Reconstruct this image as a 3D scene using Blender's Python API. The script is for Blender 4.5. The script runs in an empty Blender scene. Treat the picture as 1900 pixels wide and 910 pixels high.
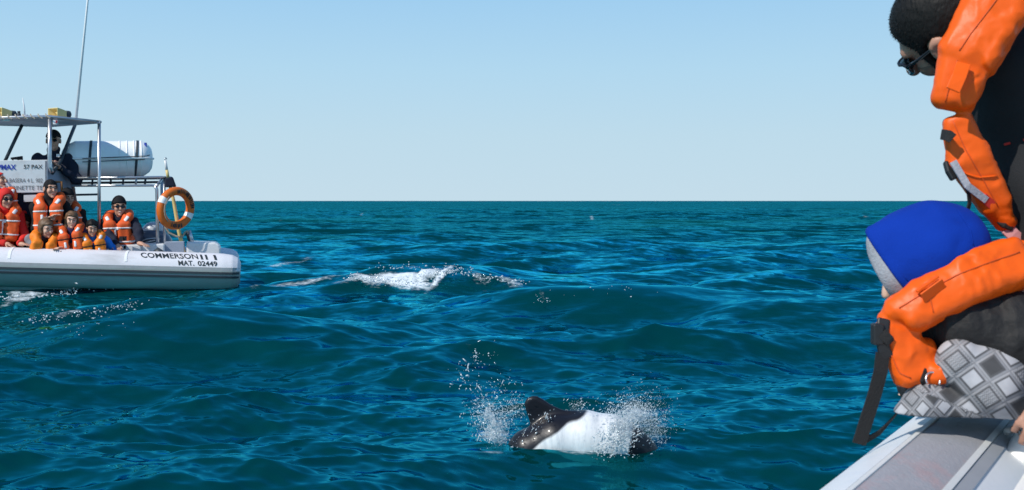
import bpy, bmesh, math, random
import numpy as np
from mathutils import Vector, Matrix, Euler

scene = bpy.context.scene
COL = scene.collection
R = math.radians

# ------------------------------------------------------------------ camera
F = 2000.0          # focal length in photo pixels (photo 1900 x 910)
CAM_H = 1.3
HZ = 373.0          # horizon row in the photo
cam_d = bpy.data.cameras.new('camera')
cam = bpy.data.objects.new('camera', cam_d)
COL.objects.link(cam)
cam.location = (0, 0, CAM_H)
cam.rotation_euler = (R(90), 0, 0)
cam_d.sensor_width = 36.0
cam_d.lens = 36.0 * F / 1900.0
cam_d.shift_y = -(455.0 - HZ) / 1900.0
cam_d.clip_start = 0.05
cam_d.clip_end = 40000
cam_d.dof.use_dof = True
cam_d.dof.focus_distance = 7.0
cam_d.dof.aperture_fstop = 9.0
scene.camera = cam

# ------------------------------------------------------------------ sky, sun, exposure
SUN_EL, SUN_AZ = 42.0, 228.0      # azimuth clockwise from +Y (view direction)
world = bpy.data.worlds.new("World")
scene.world = world
world.use_nodes = True
wn = world.node_tree
for n in list(wn.nodes):
    wn.nodes.remove(n)
sky = wn.nodes.new('ShaderNodeTexSky')
sky.sky_type = 'NISHITA'
sky.sun_disc = False
sky.sun_elevation = R(SUN_EL)
sky.sun_rotation = R(SUN_AZ)
sky.altitude = 0
sky.air_density = 1.0
sky.dust_density = 0.35
sky.ozone_density = 2.0
# clear sea air: the sky texture blends into pale blue haze over the horizon, the same all the way round
tcw = wn.nodes.new('ShaderNodeTexCoord')
sep = wn.nodes.new('ShaderNodeSeparateXYZ')
wn.links.new(tcw.outputs['Generated'], sep.inputs[0])
ramp = wn.nodes.new('ShaderNodeValToRGB')
cr = ramp.color_ramp
cr.interpolation = 'LINEAR'
SKY_RAMP = [(0.0, (0.54, 0.70, 0.80)), (0.06, (0.50, 0.69, 0.81)), (0.12, (0.43, 0.665, 0.84)), (0.19, (0.335, 0.595, 0.845)), (0.36, (0.20, 0.47, 0.83)), (0.58, (0.12, 0.35, 0.74)), (1.0, (0.07, 0.22, 0.58))]
while len(cr.elements) < len(SKY_RAMP):
    cr.elements.new(0.5)
for e, (p, c) in zip(cr.elements, SKY_RAMP):
    e.position = p; e.color = (*c, 1)
wn.links.new(sep.outputs['Z'], ramp.inputs[0])
sc_ = wn.nodes.new('ShaderNodeVectorMath'); sc_.operation = 'SCALE'; sc_.inputs['Scale'].default_value = 1.03 / 0.10
wn.links.new(ramp.outputs[0], sc_.inputs[0])
fz = wn.nodes.new('ShaderNodeMapRange')
fz.inputs['From Min'].default_value = 0.2; fz.inputs['From Max'].default_value = 0.9
fz.inputs['To Min'].default_value = 0.0; fz.inputs['To Max'].default_value = 0.6
wn.links.new(sep.outputs['Z'], fz.inputs['Value'])
mxw = wn.nodes.new('ShaderNodeMix'); mxw.data_type = 'RGBA'
wn.links.new(fz.outputs[0], mxw.inputs['Factor'])
wn.links.new(sc_.outputs[0], mxw.inputs['A'])
wn.links.new(sky.outputs[0], mxw.inputs['B'])
bg = wn.nodes.new('ShaderNodeBackground')
bg.inputs['Strength'].default_value = 0.10
wo = wn.nodes.new('ShaderNodeOutputWorld')
wn.links.new(mxw.outputs['Result'], bg.inputs[0])
wn.links.new(bg.outputs[0], wo.inputs[0])

sun_d = bpy.data.lights.new('sun', 'SUN')
sun_d.energy = 4.4
sun_d.angle = R(0.5)
sun_d.color = (1.0, 0.95, 0.87)
sun = bpy.data.objects.new('sun', sun_d)
COL.objects.link(sun)
SUN_DIR = Vector((math.sin(R(SUN_AZ)) * math.cos(R(SUN_EL)), math.cos(R(SUN_AZ)) * math.cos(R(SUN_EL)), math.sin(R(SUN_EL))))
sun.rotation_euler = SUN_DIR.to_track_quat('Z', 'Y').to_euler()
sun.location = SUN_DIR * 30

scene.view_settings.view_transform = 'Standard'
scene.view_settings.look = 'None'
scene.view_settings.gamma = 1.0
scene.view_settings.exposure = 0.0
scene.view_settings.use_curve_mapping = False
scene.render.engine = 'CYCLES'
scene.cycles.max_bounces = 6

# ------------------------------------------------------------------ helpers: materials
def new_mat(name):
    m = bpy.data.materials.new(name)
    m.use_nodes = True
    nt = m.node_tree
    b = nt.nodes['Principled BSDF']
    return m, nt, b

def mat(name, col, rough=0.6, spec=0.4, var=0.12, vscale=8.0, bump=0.0, bscale=40.0, metal=0.0, col2=None, mix2=0.0,
        s2=3.0, sheen=0.0, coat=0.0, trans=0.0, stretch=(1, 1, 1)):
    """Principled material with noise variation of the colour, an optional second (dirt) colour and fine relief."""
    m, nt, b = new_mat(name)
    N, L = nt.nodes, nt.links
    tc = N.new('ShaderNodeTexCoord')
    mp = N.new('ShaderNodeMapping')
    mp.inputs['Scale'].default_value = stretch
    L.new(tc.outputs['Object'], mp.inputs[0])
    nz = N.new('ShaderNodeTexNoise')
    nz.inputs['Scale'].default_value = vscale
    nz.inputs['Detail'].default_value = 5
    L.new(mp.outputs[0], nz.inputs['Vector'])
    mx = N.new('ShaderNodeMix'); mx.data_type = 'RGBA'
    c = np.array(col)
    mx.inputs['A'].default_value = (*np.clip(c * (1 - var), 0, 1), 1)
    mx.inputs['B'].default_value = (*np.clip(c * (1 + var), 0, 1), 1)
    L.new(nz.outputs['Fac'], mx.inputs['Factor'])
    out = mx.outputs['Result']
    if col2 is not None:
        n2 = N.new('ShaderNodeTexNoise')
        n2.inputs['Scale'].default_value = s2
        n2.inputs['Detail'].default_value = 8
        n2.inputs['Roughness'].default_value = 0.65
        L.new(mp.outputs[0], n2.inputs['Vector'])
        rp = N.new('ShaderNodeMapRange')
        rp.inputs['From Min'].default_value = 0.5
        rp.inputs['From Max'].default_value = 0.75
        rp.inputs['To Max'].default_value = mix2
        L.new(n2.outputs['Fac'], rp.inputs['Value'])
        m2 = N.new('ShaderNodeMix'); m2.data_type = 'RGBA'
        L.new(rp.outputs[0], m2.inputs['Factor'])
        L.new(out, m2.inputs['A'])
        m2.inputs['B'].default_value = (*col2, 1)
        out = m2.outputs['Result']
    L.new(out, b.inputs['Base Color'])
    b.inputs['Roughness'].default_value = rough
    b.inputs['Specular IOR Level'].default_value = spec
    b.inputs['Metallic'].default_value = metal
    b.inputs['Sheen Weight'].default_value = sheen
    b.inputs['Coat Weight'].default_value = coat
    if bump > 0:
        n3 = N.new('ShaderNodeTexNoise')
        n3.inputs['Scale'].default_value = bscale
        n3.inputs['Detail'].default_value = 4
        L.new(mp.outputs[0], n3.inputs['Vector'])
        bp = N.new('ShaderNodeBump')
        bp.inputs['Strength'].default_value = bump
        bp.inputs['Distance'].default_value = 0.01
        L.new(n3.outputs['Fac'], bp.inputs['Height'])
        L.new(bp.outputs[0], b.inputs['Normal'])
    return m

# ------------------------------------------------------------------ helpers: objects
def tag(o, label=None, cat=None, group=None, kind=None):
    if label: o['label'] = label
    if cat: o['category'] = cat
    if group: o['group'] = group
    if kind: o['kind'] = kind
    return o

def empty(name, loc, label=None, cat=None, group=None):
    o = bpy.data.objects.new(name, None)
    COL.objects.link(o)
    o.location = loc
    o.empty_display_size = 0.1
    return tag(o, label, cat, group)

def mesh_obj(name, verts, faces, m, parent=None, smooth=True, rel=True):
    """verts in world coordinates (or in the parent's frame when rel is False)"""
    v = np.asarray(verts, dtype=np.float64).reshape(-1, 3)
    me = bpy.data.meshes.new(name)
    if parent is not None and rel:
        v = v - origin_of(parent)
    if isinstance(faces, np.ndarray):
        nf, k = faces.shape
        me.vertices.add(len(v))
        me.vertices.foreach_set('co', v.astype(np.float32).ravel())
        me.loops.add(nf * k)
        me.loops.foreach_set('vertex_index', faces.astype(np.int32).ravel())
        me.polygons.add(nf)
        me.polygons.foreach_set('loop_start', np.arange(0, nf * k, k, dtype=np.int32))
        me.update(calc_edges=True)
    else:
        me.from_pydata([tuple(p) for p in v], [], faces)
    me.polygons.foreach_set('use_smooth', np.full(len(me.polygons), smooth))
    if m is not None:
        me.materials.append(m)
    me.update()
    o = bpy.data.objects.new(name, me)
    COL.objects.link(o)
    if parent is not None:
        o.parent = parent
    return o

def origin_of(p):
    t = np.zeros(3)
    while p is not None:
        t = t + np.array(p.location)
        p = p.parent
    return t

def bm_obj(name, bm, m, parent=None, smooth=False, bevel=0.0):
    me = bpy.data.meshes.new(name)
    bmesh.ops.recalc_face_normals(bm, faces=bm.faces)
    bm.to_mesh(me)
    bm.free()
    me.polygons.foreach_set('use_smooth', np.full(len(me.polygons), smooth))
    me.materials.append(m)
    o = bpy.data.objects.new(name, me)
    COL.objects.link(o)
    if parent is not None:
        o.parent = parent
    return o

class MB:
    """collects boxes, tubes, sheets into one mesh"""
    def __init__(self):
        self.v = []; self.f = []
    def add(self, v, f):
        o = len(self.v)
        self.v += [tuple(p) for p in v]
        self.f += [tuple(i + o for i in q) for q in f]
        return self
    def tube(self, pts, r, n=10, cap=True, closed=False):
        pts = [Vector(p) for p in pts]
        rs = r if hasattr(r, '__len__') else [r] * len(pts)
        m = len(pts)
        V = []; up = None
        for i, p in enumerate(pts):
            if closed:
                t = (pts[(i + 1) % m] - pts[i - 1]).normalized()
            else:
                t = (pts[min(i + 1, m - 1)] - pts[max(i - 1, 0)]).normalized()
            if up is None:
                a = Vector((0, 0, 1)) if abs(t.z) < 0.9 else Vector((1, 0, 0))
                up = (a - t * a.dot(t)).normalized()
            else:
                up = (up - t * up.dot(t)).normalized()
            w = t.cross(up)
            for k in range(n):
                an = 2 * math.pi * k / n
                V.append(p + (up * math.cos(an) + w * math.sin(an)) * rs[i])
        Fc = []
        for i in range(m if closed else m - 1):
            a, b = i * n, ((i + 1) % m) * n
            for k in range(n):
                Fc.append((a + k, a + (k + 1) % n, b + (k + 1) % n, b + k))
        if cap and not closed:
            Fc.append(tuple(range(n - 1, -1, -1)))
            Fc.append(tuple((m - 1) * n + k for k in range(n)))
        return self.add(V, Fc)
    def box(self, c, s, rot=None):
        c = Vector(c)
        V = []
        for dz in (-.5, .5):
            for dx, dy in ((-.5, -.5), (.5, -.5), (.5, .5), (-.5, .5)):
                p = Vector((dx * s[0], dy * s[1], dz * s[2]))
                if rot is not None: p = rot @ p
                V.append(c + p)
        return self.add(V, [(3, 2, 1, 0), (4, 5, 6, 7), (0, 1, 5, 4), (1, 2, 6, 5), (2, 3, 7, 6), (3, 0, 4, 7)])
    def ribbon(self, pts, side, w, t=0.003):
        """flat strap along pts; side = width direction"""
        pts = [Vector(p) for p in pts]
        V = []; m = len(pts)
        for i, p in enumerate(pts):
            tg = (pts[min(i + 1, m - 1)] - pts[max(i - 1, 0)]).normalized()
            s = Vector(side); s = (s - tg * s.dot(tg)).normalized()
            nn = tg.cross(s)
            for a, b in ((-1, -1), (1, -1), (1, 1), (-1, 1)):
                V.append(p + s * (a * w / 2) + nn * (b * t / 2))
        Fc = []
        for i in range(m - 1):
            a, b = i * 4, i * 4 + 4
            for k in range(4):
                Fc.append((a + k, a + (k + 1) % 4, b + (k + 1) % 4, b + k))
        Fc.append((3, 2, 1, 0)); e = (m - 1) * 4
        Fc.append((e, e + 1, e + 2, e + 3))
        return self.add(V, Fc)
    def build(self, name, m, parent=None, smooth=False, rel=True):
        o = mesh_obj(name, self.v, self.f, m, parent, smooth, rel)
        if smooth == 'auto':
            pass
        bm = bmesh.new(); bm.from_mesh(o.data)
        bmesh.ops.recalc_face_normals(bm, faces=bm.faces)
        bm.to_mesh(o.data); bm.free()
        return o

def bevel(o, w=0.01, seg=2, angle=40):
    md = o.modifiers.new('bevel', 'BEVEL')
    md.width = w; md.segments = seg; md.limit_method = 'ANGLE'; md.angle_limit = R(angle)
    return o

def P(px, py, Y):
    """world point seen at photo pixel (px, py), Y metres ahead of the camera"""
    return np.array([(px - 950.0) / F * Y, Y, CAM_H - (py - HZ) / F * Y])

def W(px, py, z=0.0):
    """world point on the level z seen at photo pixel (px, py)"""
    Y = (CAM_H - z) * F / (py - HZ)
    return P(px, py, Y)

def lerp(a, b, t):
    return a + (b - a) * t

def sstep(a, b, x):
    t = np.clip((x - a) / (b - a), 0, 1)
    return t * t * (3 - 2 * t)

# ------------------------------------------------------------------ helpers: distance fields meshed by surface nets
def smin(a, b, k):
    if k <= 0: return np.minimum(a, b)
    h = np.clip(0.5 + 0.5 * (b - a) / k, 0, 1)
    return b * (1 - h) + a * h - k * h * (1 - h)

def smax(a, b, k):
    return -smin(-a, -b, k)

def cone(a, b, r1, r2=None):
    a = np.asarray(a, float); b = np.asarray(b, float)
    if r2 is None: r2 = r1
    ba = b - a; l2 = float(ba @ ba) + 1e-12
    def f(p):
        pa = p - a
        t = np.clip((pa @ ba) / l2, 0, 1)
        return np.linalg.norm(pa - t[..., None] * ba, axis=-1) - (r1 + (r2 - r1) * t)
    return f

def ell(c, r, M=None):
    """ellipsoid; the columns of M are its axes"""
    c = np.asarray(c, float); r = np.asarray(r, float)
    M = None if M is None else np.asarray(M, float)
    def f(p):
        q = p - c
        if M is not None: q = q @ M
        k0 = np.linalg.norm(q / r, axis=-1)
        k1 = np.linalg.norm(q / (r * r), axis=-1)
        return k0 * (k0 - 1.0) / np.maximum(k1, 1e-6)
    return f

def rbox(c, s, rad, M=None):
    c = np.asarray(c, float); s = np.asarray(s, float)
    M = None if M is None else np.asarray(M, float)
    def f(p):
        q = p - c
        if M is not None: q = q @ M
        q = np.abs(q) - (s - rad)
        return np.linalg.norm(np.maximum(q, 0), axis=-1) + np.minimum(q.max(-1), 0) - rad
    return f

def plane(c, n):
    c = np.asarray(c, float); n = np.asarray(n, float); n = n / np.linalg.norm(n)
    return lambda p: (p - c) @ n

def U(k, *fs):
    def f(p):
        d = fs[0](p)
        for g in fs[1:]:
            d = smin(d, g(p), k)
        return d
    return f

def I(k, *fs):
    def f(p):
        d = fs[0](p)
        for g in fs[1:]:
            d = smax(d, g(p), k)
        return d
    return f

def D(k, a, *bs):
    def f(p):
        d = a(p)
        for b in bs:
            d = smax(d, -b(p), k)
        return d
    return f

def infl(f, r):
    return lambda p: f(p) - r

def wrinkle(f, amp, freq, seed=0, stretch=(1, 1, 1)):
    rg = np.random.RandomState(seed)
    K = rg.normal(size=(7, 3)) * freq * np.array(stretch)
    ph = rg.uniform(0, 6.28, 7)
    def g(p):
        w = 0
        for k, q in zip(K, ph):
            w = w + np.sin(p @ k + q)
        return f(p) + amp * w / 3.0
    return g

def sdf(f, lo, hi, h, nb=8):
    lo = np.asarray(lo, float); hi = np.asarray(hi, float)
    n = np.maximum(np.ceil((hi - lo) / (h * nb)).astype(int), 1)
    N = n * nb + 1
    # coarse pass
    cc = [lo[i] + h * nb * (np.arange(n[i]) + 0.5) for i in range(3)]
    G = np.stack(np.meshgrid(*cc, indexing='ij'), -1)
    dc = f(G.reshape(-1, 3)).reshape(n)
    act = np.abs(dc) < h * nb * 0.87 * 1.5 + 2 * h
    big = np.repeat(np.repeat(np.repeat(dc, nb, 0), nb, 1), nb, 2).astype(np.float32)
    V = np.pad(big, ((0, 1), (0, 1), (0, 1)), mode='edge')
    ab = np.pad(np.repeat(np.repeat(np.repeat(act, nb, 0), nb, 1), nb, 2), ((0, 1), (0, 1), (0, 1)), mode='edge')
    for ax in range(3):   # shared border points between blocks
        sh = np.roll(ab, 1, ax)
        sl = [slice(None)] * 3; sl[ax] = slice(0, 1)
        sh[tuple(sl)] = False
        ab = ab | sh
    idx = np.argwhere(ab)
    if len(idx) == 0: return np.zeros((0, 3)), np.zeros((0, 4), int)
    vals = np.empty(len(idx), np.float32)
    for s in range(0, len(idx), 200000):
        vals[s:s + 200000] = f(lo + h * idx[s:s + 200000])
    V[ab] = vals
    V[0] = np.abs(V[0]) + 1e-4; V[-1] = np.abs(V[-1]) + 1e-4
    V[:, 0] = np.abs(V[:, 0]) + 1e-4; V[:, -1] = np.abs(V[:, -1]) + 1e-4
    V[:, :, 0] = np.abs(V[:, :, 0]) + 1e-4; V[:, :, -1] = np.abs(V[:, :, -1]) + 1e-4
    ins = V < 0
    cs = np.zeros(np.array(N) - 1, np.int8)
    for dx in (0, 1):
        for dy in (0, 1):
            for dz in (0, 1):
                cs += ins[dx:N[0] - 1 + dx, dy:N[1] - 1 + dy, dz:N[2] - 1 + dz]
    cells = np.argwhere((cs > 0) & (cs < 8))
    if len(cells) == 0: return np.zeros((0, 3)), np.zeros((0, 4), int)
    cid = np.full(cs.shape, -1, np.int64)
    cid[cells[:, 0], cells[:, 1], cells[:, 2]] = np.arange(len(cells))
    acc = np.zeros((len(cells), 3)); cnt = np.zeros(len(cells))
    cor = [(a, b, c) for a in (0, 1) for b in (0, 1) for c in (0, 1)]
    cv = {c: V[cells[:, 0] + c[0], cells[:, 1] + c[1], cells[:, 2] + c[2]] for c in cor}
    for a in cor:
        for ax in range(3):
            if a[ax] == 0:
                b = list(a); b[ax] = 1; b = tuple(b)
                va, vb = cv[a], cv[b]
                m = (va < 0) != (vb < 0)
                t = np.where(m, va / np.where(m, va - vb, 1), 0)
                pt = np.array(a, float)[None] + 0 * acc
                pt[:, ax] = t
                acc[m] += pt[m]; cnt[m] += 1
    verts = lo + h * (cells + acc / cnt[:, None])
    faces = []
    for ax in range(3):
        o1, o2 = [(1, 2), (2, 0), (0, 1)][ax]
        sl0 = [slice(None)] * 3; sl1 = [slice(None)] * 3
        sl0[ax] = slice(0, -1); sl1[ax] = slice(1, None)
        A = ins[tuple(sl0)]; B = ins[tuple(sl1)]
        e = np.argwhere(A != B)
        e = e[(e[:, o1] > 0) & (e[:, o2] > 0) & (e[:, o1] < cs.shape[o1]) & (e[:, o2] < cs.shape[o2])]
        fl = A[e[:, 0], e[:, 1], e[:, 2]]
        q = []
        for d1, d2 in ((-1, -1), (0, -1), (0, 0), (-1, 0)):
            c = e.copy(); c[:, o1] += d1; c[:, o2] += d2
            q.append(cid[c[:, 0], c[:, 1], c[:, 2]])
        q = np.stack(q, 1)
        q[~fl] = q[~fl][:, ::-1]
        faces.append(q)
    faces = np.concatenate(faces)
    return verts, faces[(faces >= 0).all(1)]

def sdf_obj(name, f, lo, hi, h, m, parent=None):
    v, q = sdf(f, lo, hi, h)
    return mesh_obj(name, v, q, m, parent, True)

def set_attr(o, name, vals):
    a = o.data.attributes.new(name, 'FLOAT', 'POINT')
    a.data.foreach_set('value', np.asarray(vals, np.float32))

# ------------------------------------------------------------------ value noise
_perm = np.random.RandomState(5).randint(0, 1 << 30, 4096)
def vnoise(p):
    i = np.floor(p).astype(np.int64); f = p - i; f = f * f * (3 - 2 * f)
    out = 0
    for dx in (0, 1):
        for dy in (0, 1):
            for dz in (0, 1):
                hsh = (i[:, 0] + dx) * 73856093 ^ (i[:, 1] + dy) * 19349663 ^ (i[:, 2] + dz) * 83492791
                v = (_perm[hsh & 4095] & 0xFFFF) / 65535.0
                w = np.where(dx, f[:, 0], 1 - f[:, 0]) * np.where(dy, f[:, 1], 1 - f[:, 1]) * np.where(dz, f[:, 2], 1 - f[:, 2])
                out = out + w * v
    return out
def fbm(p, o=4):
    s = 0; a = 0.5; t = 0
    for k in range(o):
        s = s + a * vnoise(p * 2 ** k + 17.3 * k); t += a; a *= 0.5
    return s / t


# ------------------------------------------------------------------ the sea
rng = np.random.RandomState(11)

# single waves that stand where the photo shows them: (x, y, crest half length, wavelength, height, crest heading, width)
def crest(px, py, half, lam, A, ang, wid, zc):
    c = W(px, py, zc)
    return (c[0], c[1], half, lam, A, R(ang), wid)
CRESTS = [
    crest(310, 560, 2.6, 4.6, 0.31, 4, 1.5, 0.33),
    crest(800, 508, 1.9, 4.5, 0.24, 4, 1.5, 0.30),
    crest(1160, 538, 2.0, 4.2, 0.20, -4, 1.4, 0.25),
    crest(1420, 720, 0.9, 1.8, 0.06, 6, 0.7, 0.10),
    crest(600, 700, 1.0, 1.8, 0.07, 8, 0.7, 0.10),
    crest(940, 868, 0.40, 0.75, 0.03, 3, 0.20, 0.04),
    crest(1290, 600, 1.2, 2.2, 0.08, 5, 0.8, 0.10),
]

def make_waves():
    ws = []
    bands = [(14, 6, 10, 0.065, 22), (6, 2.6, 14, 0.105, 26), (2.6, 1.1, 22, 0.125, 30), (1.1, 0.45, 30, 0.130, 34),
             (0.45, 0.18, 40, 0.130, 38), (0.18, 0.075, 40, 0.115, 44)]
    for l1, l2, n, slope, spread in bands:
        lam = np.exp(rng.uniform(np.log(l2), np.log(l1), n))
        th = R(14) + R(spread) * rng.normal(size=n) * 0.8
        amp_s = rng.uniform(0.5, 1.4, n)
        amp_s *= slope / math.sqrt((amp_s ** 2).sum() / 2)
        for l, t, s, p in zip(lam, th, amp_s, rng.uniform(0, 6.283, n)):
            k = 2 * math.pi / l
            ws.append((l, k * math.sin(t), -k * math.cos(t), s / k, p))
    return ws
WAVES = make_waves()

def calm(x, y):
    """the long swell is damped where the far boat floats and where the porpoise breaks the surface"""
    a = np.exp(-(((x + 7.5) / 4.5) ** 2 + ((y - 16.2) / 2.0) ** 2))
    b = np.exp(-(((x - 0.3) / 1.0) ** 2 + ((y - 5.6) / 0.8) ** 2))
    return 1 - 0.75 * np.clip(a + b * 0.7, 0, 1)

SLICKS = [(*W(330, 596, .12)[:2], 1.7, 1.1), (*W(1160, 552, .15)[:2], 1.5, 1.0), (*W(690, 690, 0)[:2], .9, .35), (*W(1270, 690, 0)[:2], .8, .35)]
def slick(x, y):
    """the steep fronts of the larger waves are glassy"""
    m = np.ones_like(x)
    for cx, cy, rx, ry in SLICKS:
        m = m - 0.78 * np.exp(-(((x - cx) / rx) ** 2 + ((y - cy) / ry) ** 2))
    return np.clip(m, .15, 1)

def sea(x, y, spacing=None):
    """displaced sea surface; spacing = local mesh spacing, waves too short for it are left out"""
    dx = np.zeros_like(x); dy = np.zeros_like(x); dz = np.zeros_like(x)
    cm = calm(x, y)
    # gusts: fine ripples come in patches
    patch = 0.75 + 0.5 * np.sin(x * 0.31 + 1.3 + 0.8 * np.sin(y * 0.13)) * np.sin(y * 0.22 + 0.5 * np.sin(x * 0.21))
    sl = slick(x, y)
    for l, kx, ky, a, p in WAVES:
        if spacing is not None:
            wt = sstep(1.8, 3.6, l / spacing)
            rows = np.where(wt > 0)[0]
            if len(rows) == 0: continue
            r1 = rows.max() + 1
            wt = wt[:r1, None]
        else:
            r1 = len(x); wt = 1.0
        X, Y = x[:r1], y[:r1]
        am = a * wt
        if l > 2: am = am * cm[:r1]
        elif l < 0.6: am = am * patch[:r1] * sl[:r1]
        else: am = am * (0.4 + 0.6 * sl[:r1])
        ph = kx * X + ky * Y + p
        s, c = np.sin(ph), np.cos(ph)
        k = math.hypot(kx, ky)
        dz[:r1] += am * c
        ch = 0.85
        dx[:r1] -= ch * am * s * kx / k
        dy[:r1] -= ch * am * s * ky / k
    for cx, cy, half, lam, A, ang, wid in CRESTS:
        u = (x - cx) * math.cos(ang) + (y - cy) * math.sin(ang)
        v = -(x - cx) * math.sin(ang) + (y - cy) * math.cos(ang) + 0.06 * u * np.sin(u * 1.1)
        e = A * np.exp(-(u / half) ** 2) * np.exp(-(v / wid) ** 2)
        ph = 2 * math.pi * v / lam
        dz += e * np.cos(ph)
        dy -= 0.7 * e * np.sin(ph)
    b = np.exp(-(((x - 0.3) / 0.75) ** 2 + ((y - 5.6) / 0.55) ** 2))
    dz = dz * (1 - 0.75 * b)
    return dx, dy, dz

def water_z(x, y):
    X = np.array([[float(x)]]); Y = np.array([[float(y)]])
    return float(sea(X, Y)[2][0, 0])

# foam on the water in these streaks, some of it painting in sun glints: (px, py, half width px, half height px, strength, tilt)
FOAM_AND_GLINTS = [(735, 525, 80, 4.2, 0.92, 0.03), (672, 519, 50, 3.2, 0.74, 0.1), (745, 531, 46, 2.6, .9, 0), (820, 511, 34, 2.6, 0.82, -.25), (785, 520, 40, 3, .85, -.1), (640, 524, 50, 2.5, .6, 0), (560, 528, 90, 4, 0.62, -.03), (520, 494, 62, 3, 0.58, -.12),
        (890, 516, 40, 5, 0.5, .1), (945, 526, 38, 3, .62, .06), (760, 500, 60, 4, .5, .1), (900, 500, 60, 3, .3, 0), (1010, 487, 50, 3, .3, -.1),
        (60, 551, 85, 4, 0.62, -.13), (20, 560, 30, 5, .6, 0), (225, 528, 60, 6, 0.5, -.06), (170, 537, 40, 5, .45, 0), (355, 549, 16, 3, .55, 0), (470, 531, 30, 5, .5, 0),
        (120, 592, 55, 3, 0.52, -.12), (210, 578, 35, 2, .45, -.15), (60, 600, 40, 3, .4, 0),  # white painted in for sun glints on the left crest
        (1098, 402, 12, 1.6, .62, -.2), (1278, 415, 22, 1.6, .5, 0), (1610, 404, 9, 1.2, .55, 0), (1145, 379, 7, .8, .62, 0), (556, 374.8, 6, .7, .6, 0),
        (1360, 379, 7, .8, .55, 0), (672, 397, 5, .9, .55, 0), (522, 405, 8, 1.0, .5, 0), (1790, 415, 7, 1.0, .5, 0), (1050, 520, 12, 3, .6, 0), (1005, 561, 12, 4, .55, .2),
        (1400, 520, 22, 3, .35, 0), (1045, 473, 30, 3, .4, 0), (990, 478, 20, 3, .4, 0),
        (870, 650, 26, 10, .38, 0), (850, 672, 20, 6, .4, 0), (860, 690, 26, 10, .36, 0), (905, 745, 45, 18, .5, 0), (915, 800, 42, 26, .62, 0), (930, 838, 60, 8, .6, 0),
        (1085, 842, 60, 8, .62, 0), (1150, 826, 70, 12, .66, 0), (1190, 770, 40, 14, .45, 0), (1060, 756, 30, 6, .4, 0), (300, 690, 60, 6, .3, 0), (240, 725, 80, 6, .22, 0)]

def hits(pix):
    """points of the wavy surface seen at photo pixels, first crossing along each sight line"""
    pix = np.asarray(pix, float)
    dy = np.maximum(pix[:, 1] - HZ, 1.5)
    t = np.linspace(0, 1, 90)[None]
    Y = (CAM_H - .45 + .85 * t) * F / dy[:, None]
    X = (pix[:, :1] - 950) / F * Y
    z = sea(X, Y)[2]
    rz = CAM_H - dy[:, None] / F * Y
    k = np.argmax(z > rz, 1)
    i = np.arange(len(pix))
    return np.stack([X[i, k], Y[i, k], z[i, k]], 1)

def foam_mask(x, y):
    m = np.zeros_like(x)
    cs = hits([(f[0], f[1]) for f in FOAM_AND_GLINTS])
    for (px, py, hw, hh, s, tilt), c in zip(FOAM_AND_GLINTS, cs):
        d = c[1]
        sx = hw / F * d
        sy = hh * d * d / (CAM_H * F)
        u = (x - c[0]); v = (y - c[1]) + tilt * u * d / CAM_H
        e = np.exp(-((u / sx) ** 2 + (v / sy) ** 2) ** 1.3)
        m = np.maximum(m, s * e)
    return m

def build_sea():
    s = np.concatenate([np.arange(640, 33, -1.2), np.arange(33, 6, -0.3)])
    r = np.concatenate([np.arange(0.25, CAM_H * F / 640 - 0.05, 0.12), CAM_H * F / s, np.geomspace(CAM_H * F / 5.7, 16000, 24)])
    az = np.concatenate([np.arange(-180, -28.6, 3), np.arange(-28.6, 28.6, 0.059), np.arange(28.6, 180, 3)])
    dr = np.gradient(r)
    A, Rr = np.meshgrid(R(1) * az, r)
    x = Rr * np.sin(A); y = Rr * np.cos(A)
    dx, dy, dz = sea(x, y, dr)
    foam = foam_mask(x, y)  # foam, and the white painted in for sun glints on the left crest
    fm = foam > 0.5
    sel = foam > 0.4
    pp = np.stack([x[sel], y[sel], 0 * x[sel]], 1)
    lump = fbm(pp * np.array([5, 7, 1.0]), 4)
    dz[sel] += np.clip(foam[sel] - 0.4, 0, 0.7) * (lump - 0.35) * 0.30 * (Rr[sel] > 11)
    n, m = x.shape
    v = np.stack([x + dx, y + dy, dz], -1).reshape(-1, 3)
    i = np.arange(n * m).reshape(n, m)
    a, b, c, d = i[:-1], i[1:], np.roll(i[1:], -1, 1), np.roll(i[:-1], -1, 1)
    q = np.stack([a, d, c, b], -1).reshape(-1, 4)
    o = mesh_obj('sea', v, q, M_SEA)
    set_attr(o, 'foam', foam.ravel())  # holds the painted sun glints of the left crest too
    set_attr(o, 'ripple', np.repeat(sstep(0.10, 0.9, dr), m))
    set_attr(o, 'fine', (np.repeat(sstep(0.012, 0.14, dr), m) * slick(x, y).ravel()))
    set_attr(o, 'glass', slick(x, y).ravel())
    tag(o, kind='structure')
    return o

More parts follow.
